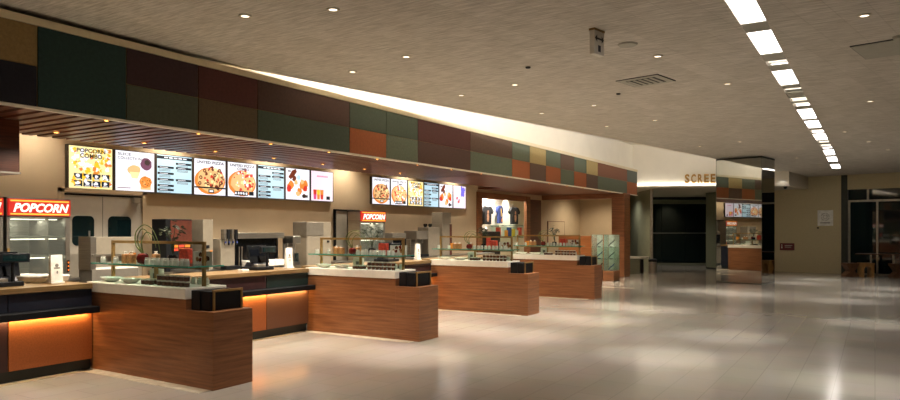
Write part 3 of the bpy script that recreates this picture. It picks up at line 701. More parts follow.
# ------------------------------------------------------------------ menu boards
def screen_base(y, lab, group):
    t = thing('menu_screen',lab,'menu board',(-9.995,y,2.165),PI/2,group)
    MB().box(-.358,.358,-.06,0,-.012,.632).build('frame', M['frame'], t, .003)
    return t
SW, SH, SY = .332, .62, -.0605
def panel(t, m): MB().rect(-SW,SW,0,SH,SY).build('backlit_panel', M[m], t)
def bars(g, x0, x1, z, n, mi):
    for i in range(n): g.rect(x0,x1,z-i*.022,z-i*.022+.009,SY-.0012,mi)
def menu(y, kind, lab, group):
    t = screen_base(y, lab, group); random.seed(hash(kind)%1000 if False else sum(map(ord,kind))+int(y*10))
    g = MB()
    if kind == 'popcorn':
        panel(t,'e_cream')
        for i in range(190):
            x = random.uniform(-SW+.03,SW-.03); z = random.uniform(.03,SH-.03)
            if x > .12 and z < .40 and random.random() < .5: continue
            g.blob(x,z,SY-.001-.00001*i,random.uniform(.015,.034),[0,2,0,2,1,2,4,0][i%8],8,.4)
        for r in range(2):
            for c in range(4): g.rect(-.26+.14*c,-.26+.14*c+.125,.03+.105*r,.03+.105*r+.085,SY-.0025,3)
        for r in range(2):
            for c in range(4):
                g.blob(-.2+.14*c,.08+.105*r,SY-.003,.03,2,8,.3); g.rect(-.24+.14*c,-.16+.14*c,.036+.105*r,.044+.105*r,SY-.003,2)
        g.build('picture',[M['e_yellow'],M['e_orange'],M['e_white'],M['e_dark'],M['e_cream']],t)
        text('lettering','POPCORN',M['e_text'],t,0,SY-.004,.535,.055,.44,.001,bold=.002); text('lettering','COMBO',M['e_text'],t,0,SY-.004,.455,.06,.34,.001,bold=.002)
    elif kind == 'buns':
        panel(t,'e_white')
        BM = [M['e_bun'],M['e_plum'],M['e_cream'],M['e_orange'],M['e_text'],M['e_brown']]
        g.blob(.19,.44,SY-.001,.10,1,16,.05); g.blob(.21,.47,SY-.0012,.045,4,12,.2); g.build('bun_picture',BM,t); g = MB()
        g.blob(-.02,.33,SY-.001,.11,0,16,.08,1,.75); g.yprism([(-.10,.30),(.08,.30),(.04,.20),(-.06,.20)],SY-.0014,SY-.001,2); g.build('bun_picture',BM,t); g = MB()
        g.blob(.18,.15,SY-.0015,.11,3,16,.06,1,.85); g.rect(.09,.27,.03,.12,SY-.0012,0)
        for i in range(26):
            a = random.uniform(0,2*PI); rr = .09*random.random()**.5; g.blob(.18+rr*math.cos(a),.16+rr*.75*math.sin(a),SY-.002,.008,[0,5][i%2],6,.3)
        g.build('bun_picture',BM,t); MB().rect(-.30,-.08,.04,.05,SY-.001).build('caption',M['e_brown'],t)
        text('lettering','SLICE',M['e_text'],t,-.30,SY-.003,.55,.04,.22,.001,align='LEFT'); text('lettering','COLLECTION',M['e_text'],t,-.30,SY-.003,.49,.04,.40,.001,align='LEFT')
    elif kind == 'list':
        panel(t,'e_blue')
        g.rect(-SW,SW,.555,.605,SY-.001,0)
        for i in range(5): g.rect(-.2+.09*i,-.2+.09*i+.07,.572,.59,SY-.002,1)
        for r, z in enumerate((.515,.40,.30,.20,.10,.03)):
            for s in (0,1):
                zz = z - (.04 if s and r % 2 == 0 else 0)
                x0 = -SW if s == 0 else .01; x1 = -.01 if s == 0 else SW
                if (r, s) in ((0,0),(2,1),(4,1),(5,1)): continue
                g.rect(x0+.01,x1-.01,zz,zz+.036,SY-.001,0); g.rect(x0+.05,x0+.2,zz+.013,zz+.022,SY-.002,1)
                for j in range(2): g.rect(x0+.03,x0+.25,zz-.022-.02*j,zz-.015-.02*j,SY-.001,2)
        g.build('picture',[M['e_dark'],M['e_white'],M['e_text']],t)
    elif kind in ('pizza','pizzacombo'):
        panel(t,'e_white')
        g.blob(.0,.245,SY-.001,.302,0,26,.02,1.08,.78); g.blob(.02,.265,SY-.0012,.265,1,22,.05,1.1,.8)
        for i in range(46):
            a = random.uniform(0,2*PI); rr = .235*random.random()**.5
            mi = ([2,3,4,2] if kind == 'pizza' else [4,3,6,4])[i%4]
            g.blob(.04+rr*1.05*math.cos(a),.29+rr*.85*math.sin(a),SY-.0015-.00001*i,random.uniform(.014,.034),mi,8,.3)
        if kind == 'pizza':
            for x, z in ((-.2,.3),(-.12,.42),(-.05,.2),(.1,.35),(.2,.44),(.22,.22),(-.22,.2)):
                g.disc(x,z,SY-.003,.034,14,2); g.disc(x,z,SY-.0035,.014,10,1)
            g.rect(-SW,SW,.115,.14,SY-.004,5); g.rect(-.04,.08,.04,.10,SY-.004,5); g.rect(-.02,.06,.055,.085,SY-.005,6)
        else:
            g.rect(-.18,.13,.02,.10,SY-.004,5); g.rect(.16,.27,.03,.10,SY-.004,5)
            for i in range(5): g.blob(-.15+.06*i,.06,SY-.005,.024,6,8,.3)
        g.build('picture',[M['e_orange'],M['e_bun'],M['e_brown'],M['e_cream'],M['e_red'],M['e_dark'],M['e_white']],t)
        text('lettering','UNITED',M['e_text'],t,-.14,SY-.005,.545,.045,.29,.001,bold=.001); text('lettering','PIZZA',M['e_text'],t,.165,SY-.005,.545,.045,.25,.001,bold=.001)
        if kind == 'pizzacombo': text('lettering','COMBO',M['e_text'],t,.02,SY-.006,.485,.045,.28,.001,bold=.001)
    elif kind == 'chicken':
        panel(t,'e_white')
        g.add([(x,SY-.001,z) for x,z in [(-.20,.40),(-.27,.44),(-.16,.58),(-.06,.62),(-.03,.56),(-.12,.46)]],[tuple(range(6))],1)
        for x, z, r_, mi in ((-.20,.28,.09,0),(-.25,.22,.07,2),(-.10,.42,.06,1),(.17,.30,.11,0),(.22,.24,.06,2),(.05,.17,.07,0),(.0,.12,.06,3),(.12,.37,.05,3),(.18,.08,.05,1),(-.05,.35,.05,3)):
            g.blob(x,z,SY-.0012-.0001*mi,r_,mi,12,.2)
        g.disc(.02,.45,SY-.002,.05,14,4); g.rect(.12,.28,.05,.10,SY-.003,5); g.rect(-.28,-.2,.55,.575,SY-.002,5)
        g.build('picture',[M['e_orange'],M['e_brown'],M['e_red'],M['e_bun'],M['e_blue'],M['e_text']],t)
    elif kind == 'drinks':
        panel(t,'e_pink')
        DM = [M['e_magenta'],M['e_red'],M['e_orange'],M['e_yellow'],M['e_dark']]
        for i in range(10): g.rect(-.16+.034*i,-.16+.034*i+.022,.50,.53,SY-.001,0)
        g.build('caption',DM,t)
        for i, (a, b) in enumerate(((0,1),(2,3),(1,2))):
            x = -.22+.105*i; g = MB()
            g.yprism([(x-.035,.03),(x+.035,.03),(x+.045,.13),(x-.045,.13)],SY-.002,SY-.001,a); g.yprism([(x-.045,.13),(x+.045,.13),(x+.05,.23),(x-.05,.23)],SY-.002,SY-.001,b)
            g.build('drink_picture',DM,t)
        MB().rect(.13,.24,.03,.10,SY-.002).build('price_box',M['e_dark'],t)
    else:
        panel(t,'e_pink')
        for i in range(12): g.blob(random.uniform(.08,.28),random.uniform(.33,.58),SY-.001-.00005*i,.06,0,10,.3)
        for i in range(6): g.blob(random.uniform(-.26,.0),random.uniform(.06,.32),SY-.001,.035,1+(i%2),9,.3)
        g.build('picture',[M['e_violet'],M['e_magenta'],M['e_red']],t)
    return t
G1 = 'menu screens of the nearer row'; G2 = 'menu screens of the farther row'
for i, (kd, lab) in enumerate([('popcorn','backlit menu screen of yellow popcorn titled POPCORN COMBO, leftmost of the nearer row'),('buns','backlit menu screen with two pale buns and a purple one, nearer row'),
      ('list','pale blue price list screen beside the bun screen, nearer row'),('pizza','backlit menu screen with an olive pizza, nearer row'),('pizzacombo','backlit menu screen with a red tomato pizza, nearer row'),
      ('list','pale blue price list screen beside the tomato pizza screen, nearer row'),('chicken','backlit menu screen with fried chicken pieces, nearer row'),('drinks','pale pink menu screen with three striped drinks, right end of the nearer row')]):
    menu(5.86+.7178*i, kd, lab, G1)
for i, (kd, lab) in enumerate([('pizza','backlit menu screen with an olive pizza, leftmost of the farther row'),('pizzacombo','backlit menu screen with a red tomato pizza, farther row'),('popcorn','backlit menu screen of yellow popcorn, farther row'),
      ('list','pale blue price list screen, farther row'),('chicken','backlit menu screen with fried chicken pieces, farther row'),('violet','pale screen with violet corner, right end of the farther row')]):
    menu(12.92+.7215*i, kd, lab, G2)

# ------------------------------------------------------------------ kitchen wall
# off-white double swing door with two dark windows
d1 = MB(); d1.box(-.63,.63,-.05,0,0,2.10); dd = struct('door_1', d1, M['door_white']); dd.location = (-9.995,6.08,0); dd.rotation_euler = (0,0,PI/2)
f = MB(); f.box(-.68,-.62,-.07,0,0,2.16); f.box(.62,.68,-.07,0,0,2.16); f.box(-.68,.68,-.07,0,2.10,2.16); f.build('door_frame', M['wall'], dd)
MB().box(-.61,.61,-.058,-.05,2.06,2.085).build('track', M['black'], dd)
MB().box(.44,.56,-.12,-.05,1.97,2.06).build('closer', M['greige'], dd)
def rounded(x0,x1,z0,z1,r,n=5):
    pts = []
    for cx, cz_, a0 in ((x1-r,z1-r,0),(x0+r,z1-r,PI/2),(x0+r,z0+r,PI),(x1-r,z0+r,1.5*PI)):
        for i in range(n+1): pts.append((cx+r*math.cos(a0+PI/2*i/n), cz_+r*math.sin(a0+PI/2*i/n)))
    return pts
for x0, x1 in ((-.50,-.17),(.05,.43)):
    MB().yprism(rounded(x0,x1,1.32,1.76,.07),-.056,-.05).build('window', M['glass_dark'], dd)
MB().box(-.04,-.03,-.053,-.05,0,2.05).build('seam', M['grey_print'], dd)
# plain recessed door further along
d3 = MB(); d3.box(-.42,.42,-.04,0,0,1.97); dd3 = struct('door_3', d3, M['bulk_grey']); dd3.location = (-9.995,11.75,0); dd3.rotation_euler = (0,0,PI/2)
f = MB(); f.box(-.45,-.42,-.06,0,0,2.0); f.box(.42,.45,-.06,0,0,2.0); f.box(-.45,.45,-.06,0,1.97,2.0); f.build('door_frame', M['black'], dd3)
# back counters
def bench_unit(y0, y1, lab, top='steel'):
    t = thing('back_counter',lab,'counter',(-9.94,y0,0),0,'steel back counters'); L = y1-y0
    MB().box(0,.62,0,L,.10,.86).build('cabinet', M['steel_dull'], t); MB().box(.02,.58,.01,L-.01,0,.10).build('plinth', M['kick'], t)
    MB().box(0,.66,0,L,.86,.90).build('worktop', M[top], t, .003)
    n_ = max(1,round(L/.7))
    for i in range(n_):
        a = L*i/n_+.01; b = L*(i+1)/n_-.01
        dr = MB().box(.62,.635,a,b,.13,.84).build('door', M['steel_dull'], t); MB().box(.635,.655,a+.1,b-.1,.78,.795).build('handle', M['steel'], dr)
bench_unit(2.2,5.32,'steel back counter under the nearest popcorn machines'); bench_unit(6.80,9.40,'steel back counter under the black drinks machine'); bench_unit(10.55,11.25,'short steel back counter beside the grey fridge'); bench_unit(12.35,17.4,'long steel back counter under the farther menu screens')
def popcorn(y, lab, zb=.90, w=.80, x=-9.30, dp=.58):
    t = thing('popcorn_warmer',lab,'popcorn machine',(x,y,zb),PI/2,'popcorn warmers')
    h = 1.97-zb; hw = w/2
    b = MB(); b.box(-hw,-hw+.035,0,dp,0,h); b.box(hw-.06,hw,0,dp,0,h); b.box(-hw,hw,dp-.03,dp,0,h); b.box(-hw,hw,0,dp,h-.03,h); b.box(-hw,hw,0,dp,0,.06); b.box(-hw,hw,0,dp,h-.26,h-.24)
    b.build('cabinet', M['steel'], t, .002)
    for i, z in enumerate((.30,.55) if h > 1 else (.25,)): MB().box(-hw+.035,hw-.06,.03,dp-.03,z,z+.02).build('shelf', M['steel'], t)
    for z in (h-.275,.535,.285): MB().box(-hw+.12,hw-.12,.10,.16,z-.012,z).build('warming_lamp', M['e_case'], t)
    area('warmer_lamp',(0,dp*.4,h-.30),w*.6,.1,2.2,(0,dp*.4,0),(1,.93,.82),t)
    MB().box(.12,.125,.02,dp-.08,.06,h-.26).build('divider', M['steel_dull'], t)
    g_ = MB(); g_.box(-hw+.04,hw-.065,.008,.014,.06,h-.26); g_.build('glass_door', M['glass'], t)
    MB().box(-hw+.0,-hw+.03,-.02,.0,.3,.42).build('handle', M['brass'], t)
    s = MB().box(-hw+.01,hw-.01,-.03,.02,h-.235,h-.02).build('sign', M['e_sign_red'], t)
    g_ = MB(); g_.rect(-hw+.03,hw-.03,h-.225,h-.205,-.031); g_.rect(-hw+.03,hw-.03,h-.055,h-.035,-.031); g_.build('gold_bands', M['e_sign_gold'], s)
    text('lettering','POPCORN',M['e_sign_white'],s,0,-.034,h-.185,.105,w*.88,.003,shear=.3,bold=.005)
    MB().box(hw-.04,hw-.015,-.012,0,.08,.24).build('switch_panel', M['black'], t)
    for z in (.11,.16,.21): MB().box(hw-.034,hw-.022,-.016,-.012,z-.008,z+.008).build('button', M['e_button'], t)
    return t
popcorn(4.79,'steel popcorn warmer with red POPCORN sign on the back counter, second from the left edge'); popcorn(3.95,'steel popcorn warmer with red sign cut by the left edge of the picture')
popcorn(11.0,'distant steel popcorn warmer with red POPCORN sign, below the gap between menu rows') if False else None
p2 = popcorn(11.80,'distant steel popcorn warmer with red POPCORN sign, below the gap between menu rows',.80,.88,-9.3,.36)
t = thing('warmer_trolley','steel trolley carrying the distant popcorn warmer','trolley',(-9.3,11.80,0),PI/2)
MB().box(-.45,.45,0,.40,.76,.80).build('top', M['steel'], t); MB().box(-.45,.45,.01,.39,.2,.22).build('lower_shelf', M['steel'], t)
for sx in (-.41,.41):
    for sy in (.03,.37): MB().cyl(sx,sy,0,.76,.018,10).build('leg', M['steel'], t)
# steel-sided cabinet in front of the swing door
t = thing('fryer_station','low beige steel station with upright post in front of the swing door','station',(-9.15,5.76,0),PI/2)
MB().box(-.35,.35,0,.32,.08,1.0).build('cabinet', M['steel_dull'], t, .003); MB().box(-.33,.33,.01,.31,0,.08).build('plinth', M['kick'], t)
MB().box(-.28,.36,.10,.32,1.0,1.45).build('back_box', M['greige'], t, .004); MB().box(-.37,-.29,0,.30,1.0,1.46).build('side_post', M['steel'], t, .003)
MB().box(-.35,.42,-.02,.12,1.18,1.21).build('shelf', M['steel'], t); MB().box(-.30,.34,0,.10,1.0,1.03).build('tray', M['white'], t)
MB().cyl(-.30,.15,1.46,1.54,.012,10).build('tap', M['steel'], t)
o = MB(); o.yprism([(-.30,.0),(.30,.0),(.34,.085),(-.34,.085)],-.16,.16); o = o.build('serving_tub', M['white'],None,.02); tag(o,'long white tub on the nearest service counter beside the cream top','tub',loc=(-8.12,4.14,.958),rotz=.3)
# black drinks machine with red-orange front
t = thing('drinks_machine','black drinks dispenser with an orange-red front on the back counter','dispenser',(-9.3,6.95,.9012),PI/2)
MB().box(-.275,.20,0,.36,0,.82).build('body', M['black'], t, .01)
MB().box(-.20,.185,-.012,0,.46,.80).build('front_panel', M['rust_panel'], t)
for i in range(3):
    for j in range(2): MB().box(-.16+.11*i,-.07+.11*i,-.014,0,.32+.055*j,.36+.055*j).build('button', M['orange_card'] if (i+j)%2 else M['red_card'], t)
MB().box(-.2,.19,-.10,0,0,.04).build('drip_tray', M['steel'], t)
t = thing('ice_machine','tall grey appliance right of the black drinks machine','appliance',(-9.3,7.46,.9012),PI/2)
MB().box(-.10,.10,0,.34,0,.82).build('body', M['greige'], t, .006); MB().box(-.05,.02,-.01,0,.35,.40).build('switch', M['black'], t); MB().box(.03,.08,-.012,0,.26,.31).build('lamp', M['orange_card'], t)
t = thing('soda_fountain','chrome soda fountain with four taps on the back counter','dispenser',(-9.2,7.82,.9012),PI/2)
MB().box(-.15,.15,.05,.25,0,.50).build('body', M['greige'], t, .01); MB().box(-.15,.15,-.10,.05,0,.05).build('drip_tray', M['black'], t)
for i in range(4):
    x = -.12+.08*i; q = MB(); q.box(x-.025,x+.025,-.03,.05,.50,.66); q.cyl(x,-.02,.40,.50,.014,8); q.build('tap', M['black'] if i%2 else M['steel'], t); MB().box(x-.012,x+.012,-.045,-.03,.43,.46).build('lever', M['blue_cloth'], t)
# pass-through hatch with steel hood
t = thing('heated_hatch','dark serving hatch under a long steel hood on the back wall','hatch',(-9.5,8.62,.9012),PI/2)
MB().box(-.60,.53,-.22,-.0,.50,.60).build('hood', M['steel'], t, .004)
MB().box(-.58,.51,-.05,0,.02,.50).build('dark_opening', M['black_gloss'], t); 
for x in (-.60,.51): MB().box(x,x+.02,-.06,0,0,.50).build('side_panel', M['steel'], t)
for x in (-.42,-.36,-.1): MB().cyl(x,-.09,.0,.36,.012,8).build('bottle_neck', M['steel'], t)
def tubs(y, lab): 
    o = MB(); o.yprism([(-.20,0),(.20,0),(.22,.12),(-.22,.12)],-.08,.08); o = o.build('serving_tub', M['white'],None,.015); tag(o,lab,'tub',loc=(-9.27,y,.9015),rotz=PI/2)
tubs(8.40,'left white tub below the steel hatch hood'); tubs(8.86,'right white tub below the steel hatch hood')
t = thing('coffee_machine','narrow steel coffee machine right of the steel hatch','coffee machine',(-9.1,9.27,.9012),PI/2)
MB().box(-.10,.10,0,.25,0,.06).build('base', M['steel'], t); MB().box(-.10,.10,.12,.25,.06,.40).build('body', M['steel_dull'], t, .004); MB().box(-.10,.10,-.02,.25,.40,.54).build('head', M['steel'], t, .006); MB().cyl(0,.06,.30,.40,.02,10).build('spout', M['steel'], t); MB().cyl(.06,.05,.06,.22,.04,14).build('jug', M['glass_dark'], t)
t = thing('upright_fridge','tall greige fridge with a paler upper panel','fridge',(-9.3,10.1,0),PI/2)
MB().box(-.35,.35,0,.36,.06,1.71).build('body', M['greige'], t, .008); MB().box(-.362,.12,-.012,.35,1.44,1.70).build('upper_panel', M['steel_dull'], t, .004); MB().box(-.34,.34,-.01,0,.10,1.42).build('door', M['greige'], t, .004); MB().box(.22,.27,-.03,-.01,1.30,1.34).build('handle', M['black'], t); MB().box(-.33,.33,.02,.34,0,.06).build('plinth', M['kick'], t)
# farther equipment
t = thing('oven','black fronted oven on the long back counter right of the distant warmer','oven',(-9.35,12.85,.9012),PI/2)
MB().box(-.27,.27,0,.32,0,.58).build('body', M['steel_dull'], t, .004); MB().box(-.25,.25,-.01,0,.06,.44).build('door', M['black_gloss'], t, .003); MB().box(-.22,.22,-.035,.0,.46,.48).build('handle', M['steel'], t)
t = thing('espresso_machine','steel espresso machine on the long back counter','coffee machine',(-9.35,13.72,.9012),PI/2)
MB().box(-.24,.24,.12,.32,0,.45).build('body', M['steel'], t, .01); MB().box(-.24,.24,-.05,.32,.42,.63).build('head', M['steel_dull'], t, .01); MB().box(-.24,.24,-.08,.12,0,.06).build('drip_tray', M['black'], t)
for x in (-.12,.12): MB().cyl(x,.04,.33,.42,.03,12).build('group_head', M['steel'], t)
t = thing('bean_grinder','squat greige machine with two black hoppers beside the espresso machine','grinder',(-9.35,14.32,.9012),PI/2)
MB().box(-.26,.26,0,.32,0,.72).build('body', M['greige'], t, .01)
for x in (-.1,.12): MB().lathe([(.03,.72),(.05,.76),(.05,.80),(0,.81)],x,.2,16).build('hopper', M['black_gloss'], t)
t = thing('vending_cabinet','tall grey cabinet with a red side panel at the end of the back counter','cabinet',(-9.4,15.0,.9012),PI/2)
MB().box(-.22,.14,0,.35,0,.82).build('body', M['greige'], t, .006); MB().box(-.21,.22,.01,.33,.82,1.10).build('upper_box', M['greige'], t, .006); MB().box(.145,.25,.0,.35,0,.80).build('side_panel', M['rust_panel'], t, .004)

# ------------------------------------------------------------------ shop beyond the menus
fr = thing('shop_portal','reddish wooden portal frame around the bright merchandise shop','portal',(-10,17.6,0))
MB().box(-.05,.05,0,.27,0,2.68).build('left_post', M['wood'], fr); MB().box(-.05,.05,3.33,3.62,0,2.68).build('right_post', M['wood'], fr)
MB().box(-.05,.04,.27,3.33,2.50,2.68).build('header', M['wood'], fr); MB().box(.001,.03,3.63,4.54,0,2.59).build('side_panel', M['wood_dark'], fr)
hb = MB(); hb.box(-9.95,-7.38,22.15,22.45,2.60,2.765); struct('trim_5', hb, M['wood'])
pr = MB(); pr.box(-7.38,-6.95,22.0,22.62,0,2.76); struct('wall_pillar', pr, M['wood'], .004)
for i,(y,z) in enumerate(((18.35,0),(20.2,0),(22.2,0))):
    o = thing('shop_spotlight',f'small spotlight on the shop ceiling washing the wall, {ORD[i]} from the left','spotlight',(-11.12,y,3.3),0,'shop spotlights')
    MB().cyl(0,0,-.12,0,.04,12).build('body', M['white'], o); MB().lathe([(0,-.121),(.032,-.121)],n=12).build('lens', M['e_lens'], o)
    spot('shop_lamp',(0,0,-.14),260,66,.5,(1,.9,.76),o)
spot('shop_fill_lamp',(-10.8,20.5,3.2),220,150,.6,(1,.94,.86))  # bare fill light added to brighten the shop wall
def shirt(y, lab, m='shirt', dy=0, z=1.64, pr=True):
    t = thing('hanging_shirt',lab,'shirt',(-11.2,y,z),PI/2,'shirts on the shop wall')
    b = MB(); b.yprism([(-.24,0),(.24,0),(.25,.42),(.36,.36),(.42,.46),(.26,.60),(.10,.62),(0,.58),(-.10,.62),(-.26,.60),(-.42,.46),(-.36,.36),(-.25,.42)],-.05,.05); b.build('cloth', M[m], t, .015)
    if pr:
        g_ = MB(); g_.blob(0,.42,-.053,.06,0,10,.15); g_.blob(0,.24,-.053,.11,0,10,.2,.8,1.2); g_.build('print', M['skin_print'], t)
    MB().tube([(0,0.03,.60),(0,.03,.70),(.0,.19,.72)],.006,6).build('hook', M['steel'], t)
    return t
shirt(19.45,'black printed shirt on the shop wall, leftmost'); shirt(20.42,'black printed shirt on the shop wall, second from left',z=1.74)
t = shirt(21.36,'blue and yellow scarf-like garment hanging in the middle of the shop wall','blue_cloth',z=1.78,pr=False)
g_ = MB(); g_.blob(.04,.36,-.053,.12,0,10,.3,.6,1.4); g_.blob(.1,.12,-.053,.07,1,9,.3); g_.build('print',[M['yellow_cloth'],M['orange_card']],t); t.scale = (.55,1,1)
shirt(22.5,'black printed shirt on the shop wall, right end behind the post',z=1.76)
sh = thing('shop_shelf','glass shelf with boxed goods on the shop wall','shelf',(-11.39,21.0,1.70),0,'glass shop shelves'); MB().box(0,.4,0,2.3,0,.02).build('pane', M['glass_shelf'], sh)
for yb in (.1,2.1): MB().box(0,.3,yb,yb+.03,-.05,0).build('bracket', M['steel'], sh)
sh2 = dup(sh,(-11.39,21.0,1.30),'lower glass shelf on the shop wall')
cs = ['red_card','paper','orange_card','blue_cloth','yellow_cloth','paper','red_card']
for j in range(7):
    o = MB().box(-.05,.05,-.1,.1,0,.32-.05*(j%3)).build('boxed_toy', M[cs[j]],None,.004); tag(o,f'{["red","white","orange","blue","yellow","white","red"][j]} box on the lower glass shop shelf, {ORD[j]} from the left','box','boxes on the shop shelf',(-11.2,21.25+.28*j,1.3212))
o = thing('shop_cabinet','black cabinet below the printed shirts in the shop','cabinet',(-11.38,18.2,0)); MB().box(0,.5,0,2.6,0,1.5).build('body', M['black'], o, .01); MB().box(.5,.505,.3,1.2,.9,1.4).build('poster', M['grey_print'], o); MB().box(.5,.505,1.6,1.9,1.0,1.3).build('badge', M['red_card'], o)
for j in range(6):
    o = MB().lathe([(.05,0),(.055,.1),(.03,.13),(0,.14)],n=12).build('figurine', M['white']); tag(o,f'small white item on the black shop cabinet, {ORD[j]} from the left','figurine','white items in the shop',(-11.12,18.7+.3*j,1.502))

# beige recess with a small door, wooden desk and glass showcases
d4 = MB(); d4.box(-.75,.75,-.03,0,0,1.85); dd4 = struct('door_4', d4, M['wall']); dd4.location = (-9.995,23.5,0); dd4.rotation_euler = (0,0,PI/2)
f = MB(); f.box(-.77,-.75,-.035,0,0,1.87); f.box(.75,.77,-.035,0,0,1.87); f.box(-.77,.77,-.035,0,1.85,1.87); f.build('door_frame', M['brown_lam'], dd4)
t = thing('reception_desk','warm wooden desk front behind the farthest white-topped counter','desk',(-8.75,20.8,0))
MB().box(0,1.18,0,.08,0,1.36).build('front', M['wood_warm'], t, .004); MB().box(0,.08,.08,.6,0,1.30).build('side', M['wood_warm'], t); MB().box(1.10,1.18,.08,.6,0,1.30).build('side', M['wood_warm'], t); MB().box(.08,1.10,.08,.6,.70,.74).build('worktop', M['wood_warm'], t)
for i, (x0, lab) in enumerate(((-7.40,'left tall glass showcase on a wooden base beside the farthest counter'),(-7.02,'right tall glass showcase on a wooden base beside the wooden pillar'))):
    t = thing('glass_showcase',lab,'showcase',(x0,20.12,0),0,'glass showcases')
    MB().box(0,.34,0,.55,0,.31).build('base', M['wood'], t, .004)
    for a, b, c, d in ((0,.34,0,.008),(0,.34,.542,.55),(0,.008,.008,.542),(.332,.34,.008,.542)): MB().box(a,b,c,d,.31,1.40).build('glass_side', M['glass'], t)
    MB().box(0,.02,0,.02,.31,1.41).build('edge_post', M['wood_warm'], t)
    MB().box(.0,.34,.0,.55,1.40,1.41).build('lid', M['glass'], t)
    for z in (.66,1.02): MB().box(.01,.33,.01,.54,z,z+.008).build('glass_shelf', M['glass_shelf'], t)
    MB().box(.01,.33,.525,.54,.31,1.40).build('back_panel', M['white'], t)
    for j, z in enumerate((.31,.668,1.028)):
        b = MB(); b.tube([(-.08,0,.025),(-.02,-.02,.10),(.05,.02,.16),(.10,.02,.22)],.018,8); b.lathe([(.05,0),(.05,.02)],n=12)
        o = b.build('watch_display', M[['black','blue_cloth','navy'][(i+j)%3]]); tag(o,f'dark display piece on the {["bottom","middle","top"][j]} level of the {["left","right"][i]} glass showcase','display piece','pieces in the glass showcases',(x0+.17,20.38,z+.0015))
spot('showcase_fill_light',(-7.03,19.9,2.72),140,60,.6,(1,.88,.7))  # light added above the glass cases, without any fitting
spot('recess_fill_light',(-8.6,24.3,3.25),140,140,.7,(1,.86,.66))  # unseen light added to brighten the beige recess
spot('desk_fill_light',(-8.3,21.0,2.7),50,110,.7,(1,.84,.62))  # bare light added over the desk, no lamp stands there

# ------------------------------------------------------------------ screen entrance under the bulkhead
lt = thing('wall_lettering','gold raised capital letters spelling SCREEN on the pale bulkhead','lettering',(0,0,0))
ang = math.atan2(BD.y,BD.x)
P0 = Vector((B0[0],B0[1],0)) 
SPOS = Vector((-5.52,24.74+.0,0))
for i, chh in enumerate('SCREEN'):
    s = 1.83+.212*i
    p = P0+BD*s+n*.03
    o = text('letter',chh,M['gold_letter'],lt,p.x,p.y,3.20,.285,.155,0.03,bold=.013,rot=(0,0,ang)); 
area_dir('bulkhead_wash_lamp',(P0+BD*2.15+n*.065)+Vector((0,0,3.10)),Vector((0,0,1))-n*.12,BD,4.2,.03,9,(1,.93,.80))
wd = MB(); wd.prism([tuple((P0+BD*.0+n*.03).xy),tuple((P0+BD*4.3+n*.03).xy),tuple((P0+BD*4.3+n*.075).xy),tuple((P0+BD*0+n*.075).xy)],3.076,3.084)
tag(wd.build('wash_batten', M['e_wash']),'glowing white light line along the bottom of the pale bulkhead','light')
E0 = (-8.9,30.95); E1 = (-5.75,32.9); ed_ = Vector((E1[0]-E0[0],E1[1]-E0[1],0)).normalized(); en = Vector((ed_.y,-ed_.x,0))
def ep(s, o): v = Vector((E0[0],E0[1],0))+ed_*s+en*o; return (v.x,v.y)
g_ = MB(); g_.prism([ep(-1,0),ep(4.6,0),ep(4.6,-.1),ep(-1,-.1)],0,3.1); d5 = struct('door_5', g_, M['glass_dark'])
f = MB(); f.prism([ep(-1,.03),ep(4.6,.03),ep(4.6,0),ep(-1,0)],2.72,2.92)
f.prism([ep(-1,.03),ep(4.6,.03),ep(4.6,0),ep(-1,0)],0,.06)
f.build('door_frame', M['bronze'], d5)
for s in (.8,1.9): MB().prism([ep(s,.012),ep(s+.015,.012),ep(s+.015,0),ep(s,0)],.06,2.72).build('seam', M['black'], d5)
MB().prism([ep(.0,.09),ep(3.1,.09),ep(3.1,.06),ep(.0,.06)],1.39,1.43).build('reflection_bar', M['steel'], d5)  # steel bar put in for a bright line reflected in the glass
for s in (.15,1.4,2.9): MB().prism([ep(s,.06),ep(s+.04,.06),ep(s+.04,0),ep(s,0)],1.395,1.425).build('bar_bracket', M['steel'], d5)
lp_ = MB(); lp_.prism([(-6.96,25.1),(-8.69,28.27),(-9.2,30.6),(-8.9,30.95),(-8.5,28.3),(-6.88,25.13)],0,3.05); struct('wall_entrance', lp_, M['bronze'])
MB_ = MB(); MB_.prism([(-6.96,25.08),(-6.97,25.10),(-6.89,25.13),(-6.88,25.11)],0,3.05); struct('trim_6', MB_, M['alu'])
rp = MB(); rp.prism([(-5.79,28.89),(-5.22,28.25),(-4.9,28.35),(-5.3,32.8),(-5.75,32.9)],.06,3.05); struct('wall_entrance_right', rp, M['bronze'])
rp = MB(); rp.prism([(-5.78,28.9),(-5.22,28.27),(-4.9,28.36),(-5.3,32.8),(-5.74,32.88)],0,.06); struct('baseboard_right', rp, M['black'])
rq = MB(); rq.prism([(-5.25,28.3),(-4.9,28.3),(-4.9,28.9),(-5.25,28.9)],0,3.05); rq.v
for i_, (x_, y_) in enumerate(((-7.4,28.2),(-6.3,29.6))):  # downlights added to brighten the dark door header
    o = thing('added_entrance_downlight',f'added recessed downlight under the entrance soffit, {["left","right"][i_]} one','downlight',(x_,y_,3.04),0,'added entrance downlights')
    MB().lathe([(.042,-.012),(.06,-.012),(.064,0)],n=20,caps=False).build('trim_ring', M['bulk_grey'], o); MB().lathe([(.0,-.006),(.042,-.006)],n=20).build('lens', M['e_lens'], o)
    spot('added_entrance_lamp',(0,0,-.03),40,130,.9,(1,.93,.82),o)
spot('corridor_fill_light',(-8.6,26.6,2.95),55,150,.9,(1,.94,.84))  # fill without a fitting, added to light the left entrance panel
